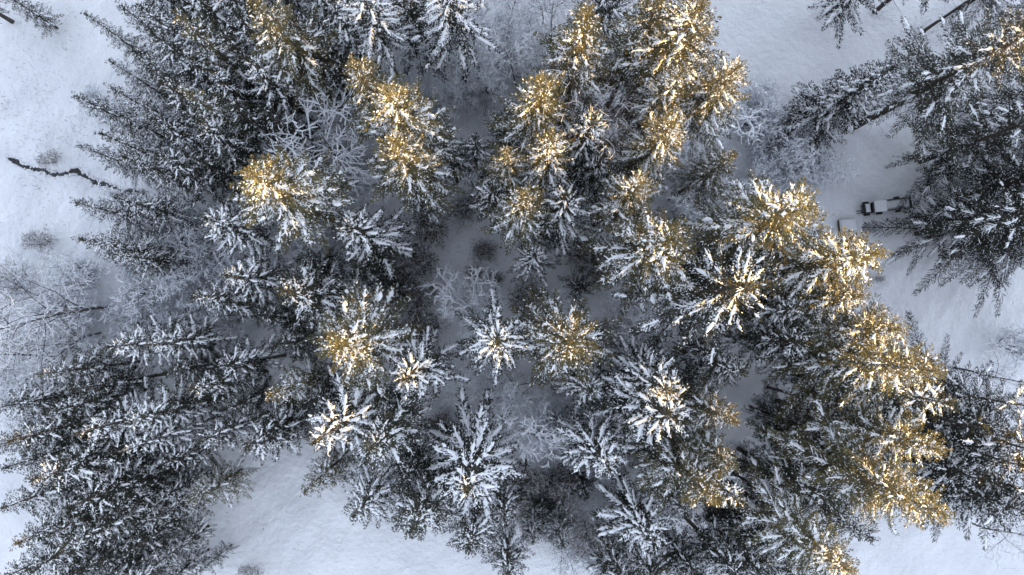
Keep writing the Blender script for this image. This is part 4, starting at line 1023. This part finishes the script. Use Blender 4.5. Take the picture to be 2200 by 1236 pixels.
    ('K4', -54.67, 4.31, 4.4, 1.230863364332535, 'thin leafless brush around the large leafless tree on the field', 'brush on the field edge'),
    ('K4', -56.04, -6.02, 4.0, 1.1406871316089096, 'thin leafless brush around the large leafless tree on the field', 'brush on the field edge'),
    ('K4', -48.36, 3.11, 5.5, 1.2306740040328723, 'thin leafless brush around the large leafless tree on the field', 'brush on the field edge'),
    ('K4', -55.86, 1.31, 3.9, 1.2817847997494511, 'thin leafless brush around the large leafless tree on the field', 'brush on the field edge'),
    ('K4', -56.37, -6.37, 3.7, 0.9996847745482993, 'thin leafless brush around the large leafless tree on the field', 'brush on the field edge'),
    ('K5', -46.85, 0.14, 4.1, 1.1419224482853034, 'thin leafless brush around the large leafless tree on the field', 'brush on the field edge'),
    ('K4', -54.52, -3.05, 3.4, 1.1042512621365062, 'thin leafless brush around the large leafless tree on the field', 'brush on the field edge'),
    ('K5', -49.95, 0.39, 3.7, 1.1813510043543638, 'thin leafless brush around the large leafless tree on the field', 'brush on the field edge'),
    ('K5', 20.11, 15.74, 5.3, 1.2727332054726588, 'thin leafless brush in the snow below the curved bare trunk', 'brush below the curved trunk'),
    ('K5', 21.5, 11.42, 5.5, 1.2710757101831072, 'thin leafless brush in the snow below the curved bare trunk', 'brush below the curved trunk'),
    ('K5', 21.42, 12.81, 3.8, 1.1044479730326413, 'thin leafless brush in the snow below the curved bare trunk', 'brush below the curved trunk'),
    ('K4', 22.17, 12.87, 4.8, 1.1566033665311382, 'thin leafless brush in the snow below the curved bare trunk', 'brush below the curved trunk'),
    ('K5', 19.26, 11.04, 3.6, 0.9368519327074929, 'thin leafless brush in the snow below the curved bare trunk', 'brush below the curved trunk'),
    ('K4', -15.81, 17.21, 3.7, 1.156850038466578, 'grey leafless brush at the foot of the large frosted tree', 'brush by the frosted tree'),
    ('K4', -18.28, 18.4, 4.6, 0.9814939474060211, 'grey leafless brush at the foot of the large frosted tree', 'brush by the frosted tree'),
    ('K4', -21.66, 14.35, 3.5, 1.2885578164938079, 'grey leafless brush at the foot of the large frosted tree', 'brush by the frosted tree'),
    ('K5', -16.35, 15.62, 3.6, 1.1985057177415839, 'grey leafless brush at the foot of the large frosted tree', 'brush by the frosted tree'),
    ('K4', -16.09, 14.82, 5.0, 1.2204934960039864, 'grey leafless brush at the foot of the large frosted tree', 'brush by the frosted tree'),
    ('D1', 38.64, -9.38, 24, 1.276, 'dark, almost snowless wide fir beyond the golden belt, below the thin dark leafless tree', 'firs of the eastern edge'),
    ('M2', 40.22, -11.71, 25, 1.276, 'dark, white ridged wide fir beyond the golden belt, below the thin dark leafless tree', 'firs of the eastern edge'),
    ('D1', 40.32, -15.48, 23, 1.276, 'dark, almost snowless wide fir beyond the golden belt, below the thin dark leafless tree', 'firs of the eastern edge'),
    ('M2', 38.32, -13.26, 23, 1.276, 'dark, white ridged wide fir beyond the golden belt, below the thin dark leafless tree', 'firs of the eastern edge'),
    ('M2', 41.42, -15.93, 24, 1.276, 'dark, white ridged wide fir beyond the golden belt, below the thin dark leafless tree', 'firs of the eastern edge'),
    ('M2', 40.68, -9.38, 24, 1.276, 'dark, white ridged wide fir beyond the golden belt, below the thin dark leafless tree', 'firs of the eastern edge'),
    ('M2', -44.37, -8.26, 18, 1.218, 'dark, white ridged fir in the stand between leafless field trees and lower field', 'firs of the south-west stand'),
    ('D1', -43.42, -13.46, 18, 1.218, 'dark, almost snowless fir in the stand between leafless field trees and lower field', 'firs of the south-west stand'),
    ('D1', -21.38, -10.48, 17, 1.218, 'dark, almost snowless fir in the stand between leafless field trees and lower field', 'firs of the south-west stand'),
    ('M1', -44.47, -11.46, 18, 1.218, 'evenly snow flecked fir in the stand between leafless field trees and lower field', 'firs of the south-west stand'),
]
NAMES = {'S': ('fir_tree', 'tree'), 'M': ('fir_tree', 'tree'), 'D': ('fir_tree', 'tree'), 'H': ('fir_tree', 'tree'), 'T': ('fir_tree', 'tree'), 'W': ('fir_tree', 'tree'),
         'Y': ('spruce_tree', 'tree'), 'L': ('leafless_tree', 'tree'), 'B': ('leafless_tree', 'tree'), 'K': ('shrub', 'shrub')}
for kind, x, y, h, rs, label, group in TREES:
    nm, cat = NAMES[kind[0]]
    plant(kind, nm, cat, x, y, h, rs, label, group)

# ------------------------------------------------------------------ stream across the field
def ribbon(P, half, step=0.10, seed=3):
    R = np.random.default_rng(seed)
    pts = [P[0]]
    for a, b_ in zip(P[:-1], P[1:]):
        k = max(1, int(np.linalg.norm(b_ - a) / step))
        pts += [a + (b_ - a) * (i + 1) / k for i in range(k)]
    pts = np.array(pts)
    n_ = len(pts)
    t = nrm(np.gradient(pts, axis=0))
    nn = np.stack([-t[:, 1], t[:, 0]], -1)
    x = np.linspace(0, 1, n_)
    def wob(f, s):
        return sum(np.sin(x * n_ * step * q * 6.28 + s * q * 3.1 + R.uniform(0, 6)) / (i + 1) for i, q in enumerate(f))
    pts = pts + nn * (0.12 * wob((0.25, 0.6, 1.3), 1))[:, None]
    w1 = np.clip(half * (1 + 0.35 * wob((0.3, 0.9, 2.1, 4.3), 2) + R.normal(0, 0.25, n_)), 0.03, None)
    w2 = np.clip(half * (1 + 0.35 * wob((0.4, 1.1, 2.6, 4.9), 3) + R.normal(0, 0.25, n_)), 0.03, None)
    taper = np.clip(np.minimum(np.arange(n_), n_ - 1 - np.arange(n_)) * step / 0.8, 0.1, 1)
    return pts, nn, w1 * taper, w2 * taper
for i, seg in enumerate([[(-57.3, 17.97), (-55.59, 17.17), (-53.73, 16.58), (-52.66, 16.16), (-50.81, 16.16), (-49.33, 16.27), (-49.17, 16.27), (-47.89, 15.68), (-46.82, 15.15), (-45.22, 14.46), (-43.78, 14.19), (-42.57, 14.09), (-41.23, 13.61)]]):
    P = np.array(seg, dtype=float)
    pts, nn, w1, w2 = ribbon(P, 0.21, seed=3 + i)
    A, B = pts + nn * w1[:, None], pts - nn * w2[:, None]
    zz = np.maximum(ground_z(A[:, 0], A[:, 1]), ground_z(B[:, 0], B[:, 1])) + 0.03
    V = np.stack([np.column_stack([A, zz]), np.column_stack([B, zz])], 1)
    n_ = len(pts)
    k = np.arange(n_ - 1) * 2
    st = bpy.data.objects.new('stream', mesh_from('stream', V, np.stack([k, k + 1, k + 3, k + 2], -1), 'water'))
    st['kind'] = 'structure'
    st['label'] = 'dark narrow stream winding across the open snowy field into the firs'
    col.objects.link(st)
    # snow lips hanging over both banks
    RNG = np.random.default_rng(40 + i)
    bank = Acc()
    for E, s in ((A, 1), (B, -1)):
        sel = np.arange(2, n_ - 3, 3)
        c = np.stack([np.column_stack([E[sel + q] + nn[sel + q] * s * (0.10 + 0.05 * RNG.random((len(sel), 1))), zz[sel + q] - 0.02]) for q in (-2, 0, 1, 3)], 1)
        bank.pillows(c, RNG.uniform(0.10, 0.20, len(sel)), RNG.uniform(0.05, 0.11, len(sel)), 6)
    bo = bpy.data.objects.new('bank_snow', bank.mesh('bank_snow', 'ground', True))
    bo.parent = st
    bo['kind'] = 'stuff'
    col.objects.link(bo)

# ------------------------------------------------------------------ dry weeds poking through the snow (uncountable)
def weeds(name, label, patches, seed):
    global RNG
    RNG = np.random.default_rng(seed)
    A = Acc()
    for (x, y, rad, n_) in patches:
        px = x + RNG.normal(0, rad, n_)
        py = y + RNG.normal(0, rad, n_)
        p = np.stack([px, py, ground_z(px, py)], -1)
        az = RNG.uniform(0, 6.28, n_)
        ti = RNG.uniform(0.3, 1.1, n_)
        d = nrm(np.stack([np.cos(az) * ti, np.sin(az) * ti, np.ones(n_)], -1))
        A.blades(p, d, RNG.uniform(0.15, 0.45, n_), RNG.uniform(0.008, 0.022, n_))
    o = bpy.data.objects.new(name, A.mesh(name, 'weed'))
    o['kind'] = 'stuff'
    o['label'], o['category'] = label, 'weeds'
    col.objects.link(o)
weeds('dry_weeds', 'dry weed stalks poking through the snow of the open field', [(-56.3, 23.73, 1.2, 60), (-52.62, 24.55, 0.9, 70), (-54.77, 25.89, 1.5, 50), (-50.13, 31.34, 1.6, 120), (-54.67, 22.12, 0.6, 40), (-51.99, 20.78, 1.2, 80), (-54.04, 18.35, 2, 60), (-56.57, 14.6, 2.5, 60), (-53.69, 15.4, 1.2, 90), (-49.85, 19.98, 1.2, 70), (-56.05, 33.76, 2.0, 120), (-51.27, 34.06, 1.6, 120), (-57.11, 24.27, 0.5, 40), (-57.24, 23.19, 0.4, 30), (-48.3, 21.86, 1.2, 80), (-52.43, 27.53, 1.5, 60), (-55.89, 28.06, 1.5, 60), (-52.27, 11.4, 1, 40), (-55.93, 10.33, 3, 40), (-55.68, 20.5, 1, 60), (-49.74, 15.68, 1.5, 60), (-23.27, -24.83, 2, 40), (-27.48, -21.71, 2, 30)], 50)
weeds('undergrowth', 'low brown stalks in the snow of the wooded clearings', [(-7.21, 10.93, 2, 200), (-5.6, 7.19, 2.5, 160), (-4.54, 10.4, 2, 150), (-8.23, 1.86, 2.5, 200), (-0.8, 5.06, 2, 160), (15.72, 1.86, 3, 120), (21.18, 13.67, 2.5, 160), (22.24, 12.59, 2, 120), (48.6, 32.02, 1.0, 160), (48.9, 33.4, 1.0, 80), (52.44, 32.86, 1.5, 160), (43.74, 34.87, 0.8, 60), (-4.04, 24.44, 3, 200), (-4.57, 22.26, 2.5, 120), (4.04, 31.01, 3, 150), (11.05, 27.76, 3, 120), (-20.58, 17.36, 4, 250), (-36.29, 3.97, 4, 300), (-33.56, -1.32, 3, 160), (22.04, -6.63, 3, 120), (27.33, -9.28, 3, 120), (-6.62, -4.5, 3, 80), (35.81, 18.57, 1.5, 150), (32.51, 14.77, 2.5, 120), (13.44, -21.31, 2.5, 120), (-38.43, -21.17, 2, 160), (-36.89, -20.13, 2, 160)], 51)

# ------------------------------------------------------------------ utility vehicle, trailer and snowed-in boxes
def P_(name, parent, mat, build, smooth=False, bevel=0.0):
    A = Acc()
    build(A)
    o = part(name, A.mesh(name, mat, smooth), parent)
    if bevel:
        md = o.modifiers.new('bevel', 'BEVEL')
        md.width = bevel
        md.segments = 3
    return o
def wheel(parent, x, y, r, w):
    def b(A):
        k = np.linspace(0, 2 * math.pi, 15)
        prof = [(r * 0.55, -w / 2), (r * 0.93, -w / 2), (r, -w * 0.3), (r, w * 0.3), (r * 0.93, w / 2), (r * 0.55, w / 2)]
        V = np.array([[(x + math.cos(a) * q, y + s, r + math.sin(a) * q) for (q, s) in prof] for a in k[:-1]]).reshape(-1, 3)
        n_, m_ = 14, len(prof)
        Q = [(i * m_ + j, i * m_ + j + 1, ((i + 1) % n_) * m_ + j + 1, ((i + 1) % n_) * m_ + j) for i in range(n_) for j in range(m_ - 1)]
        A.add(V, Q)
    wh = P_('wheel', parent, 'black', b, True)
    def hub(A):
        A.tubes(np.array([[(x, y - w * 0.4, r), (x, y, r), (x, y + w * 0.4, r)]]), np.full((1, 3), r * 0.56), np.full((1, 3), r * 0.56), 12)
        A.box(x - r * 0.33, x + r * 0.33, y - w * 0.38, y + w * 0.38, r * 0.67, r * 1.33)
    P_('rim', wh, 'steel', hub)
def snow_slab(parent, x0, x1, y0, y1, z, h, seed):
    """a rounded, uneven layer of snow"""
    R = np.random.default_rng(seed)
    n_, m_ = 15, 11
    u, v = np.meshgrid(np.linspace(0, 1, n_), np.linspace(0, 1, m_))
    edge = np.minimum(np.minimum(u, 1 - u) * (x1 - x0), np.minimum(v, 1 - v) * (y1 - y0))
    zz = z + h * np.clip(edge / 0.12, 0, 1) ** 0.5 * (1 + 0.10 * np.sin(u * 7 + seed) * np.sin(v * 5 + 1)) + R.normal(0, 0.006, u.shape)
    X, Y = x0 + (x1 - x0) * u, y0 + (y1 - y0) * v
    V = np.stack([X, Y, zz], -1).reshape(-1, 3)
    ii, jj = np.meshgrid(np.arange(n_ - 1), np.arange(m_ - 1))
    a = (jj * n_ + ii).ravel()
    return part('snow', mesh_from('snow', V, np.stack([a, a + 1, a + n_ + 1, a + n_], -1), 'ground', True), parent)

vx, vy, vr = (42.27, 12.15, 0.1)
v = empty('utility_vehicle', 'small dark utility vehicle with snow on its cab roof under fir branches', 'vehicle', (vx, vy, float(ground_z(vx, vy)) + 0.02), vr)
P_('body', v, 'dark_paint', lambda A: (A.box(-1.22, 0.86, -0.56, 0.56, 0.34, 0.86), A.box(-1.28, -0.62, -0.50, 0.50, 0.86, 1.02)), bevel=0.05)
P_('cab', v, 'glass', lambda A: A.box(-0.60, 0.74, -0.55, 0.55, 0.862, 1.72), bevel=0.06)
for sx in (-0.56, 0.70):
    for sy in (-0.53, 0.53):
        P_('cab_post', v, 'dark_paint', lambda A: A.box(sx - 0.04, sx + 0.04, sy - 0.045, sy + 0.045, 0.865, 1.74))
P_('roof', v, 'dark_paint', lambda A: A.box(-0.70, 0.80, -0.66, 0.66, 1.742, 1.80), bevel=0.02)
snow_slab(v, -0.68, 0.78, -0.64, 0.64, 1.803, 0.16, 2)
snow_slab(v, -1.24, -0.70, -0.46, 0.46, 1.023, 0.10, 3)
P_('front_guard', v, 'black', lambda A: (A.box(-1.40, -1.34, -0.50, 0.50, 0.36, 0.44), A.box(-1.40, -1.34, -0.50, 0.50, 0.66, 0.74),
                                         A.box(-1.42, -1.24, -0.40, -0.34, 0.34, 0.78), A.box(-1.42, -1.24, 0.34, 0.40, 0.34, 0.78)))
for sy in (-0.42, -0.16):
    P_('fork_tine', v, 'steel', lambda A: A.box(-1.95, -1.36, sy - 0.06, sy + 0.06, 0.20, 0.29))
for sy in (-0.36, 0.36):
    P_('headlight', v, 'steel', lambda A: A.box(-1.30, -1.275, sy - 0.09, sy + 0.09, 0.88, 0.98))
for x in (-0.85, 0.60):
    for sy in (-0.66, 0.66):
        wheel(v, x, sy, 0.34, 0.26)
cx, sx_ = math.cos(vr), math.sin(vr)
tx, ty = vx + cx * 2.75 - sx_ * 0.18, vy + sx_ * 2.75 + cx * 0.18
tl = empty('trailer', 'low box trailer filled with snow behind the utility vehicle', 'trailer', (tx, ty, float(ground_z(tx, ty)) + 0.02), vr + 0.02)
P_('bed', tl, 'dark_paint', lambda A: A.box(-1.50, 1.50, -0.58, 0.58, 0.42, 0.50))
for sy in (-0.60, 0.60):
    P_('side_board', tl, 'dark_paint', lambda A: A.box(-1.52, 1.52, sy - 0.035, sy + 0.035, 0.40, 0.86))
for x in (-1.55, 1.55):
    P_('end_board', tl, 'dark_paint', lambda A: A.box(x - 0.03, x + 0.03, -0.63, 0.63, 0.40, 0.86))
snow_slab(tl, -1.50, 1.50, -0.56, 0.56, 0.52, 0.26, 5)
P_('drawbar', tl, 'black', lambda A: A.box(-2.02, -1.585, -0.05, 0.05, 0.40, 0.48))
for sy in (-0.78, 0.78):
    wheel(tl, 0.2, sy, 0.30, 0.2)
for (bx, by, br, w, d, h, label) in [(39.3, 10.18, 0.08, 1.9, 1.3, 0.5, 'low box under a flat lid of snow beside the golden fir, left of the vehicle'), (36.98, -5.54, -0.1, 2.2, 1.6, 0.6, 'low box under a flat lid of snow between two dark fir trunks')]:
    o = empty('storage_box', label, 'box', (bx, by, float(ground_z(bx, by)) - 0.05), br)
    for s in (-1, 1):
        P_('side_board', o, 'wood', lambda A: A.box(-w / 2, w / 2, s * (d / 2 - 0.02) - 0.02, s * (d / 2 - 0.02) + 0.02, 0, h))
        P_('end_board', o, 'wood', lambda A: A.box(s * (w / 2 + 0.022) - 0.02, s * (w / 2 + 0.022) + 0.02, -d / 2, d / 2, 0, h))
    P_('lid', o, 'wood', lambda A: A.box(-w / 2 - 0.07, w / 2 + 0.07, -d / 2 - 0.06, d / 2 + 0.06, h + 0.003, h + 0.05), bevel=0.01)
    snow_slab(o, -w / 2 - 0.05, w / 2 + 0.05, -d / 2 - 0.04, d / 2 + 0.04, h + 0.053, 0.18, 9)
print("TRIANGLES", sum(TRIS.values()))
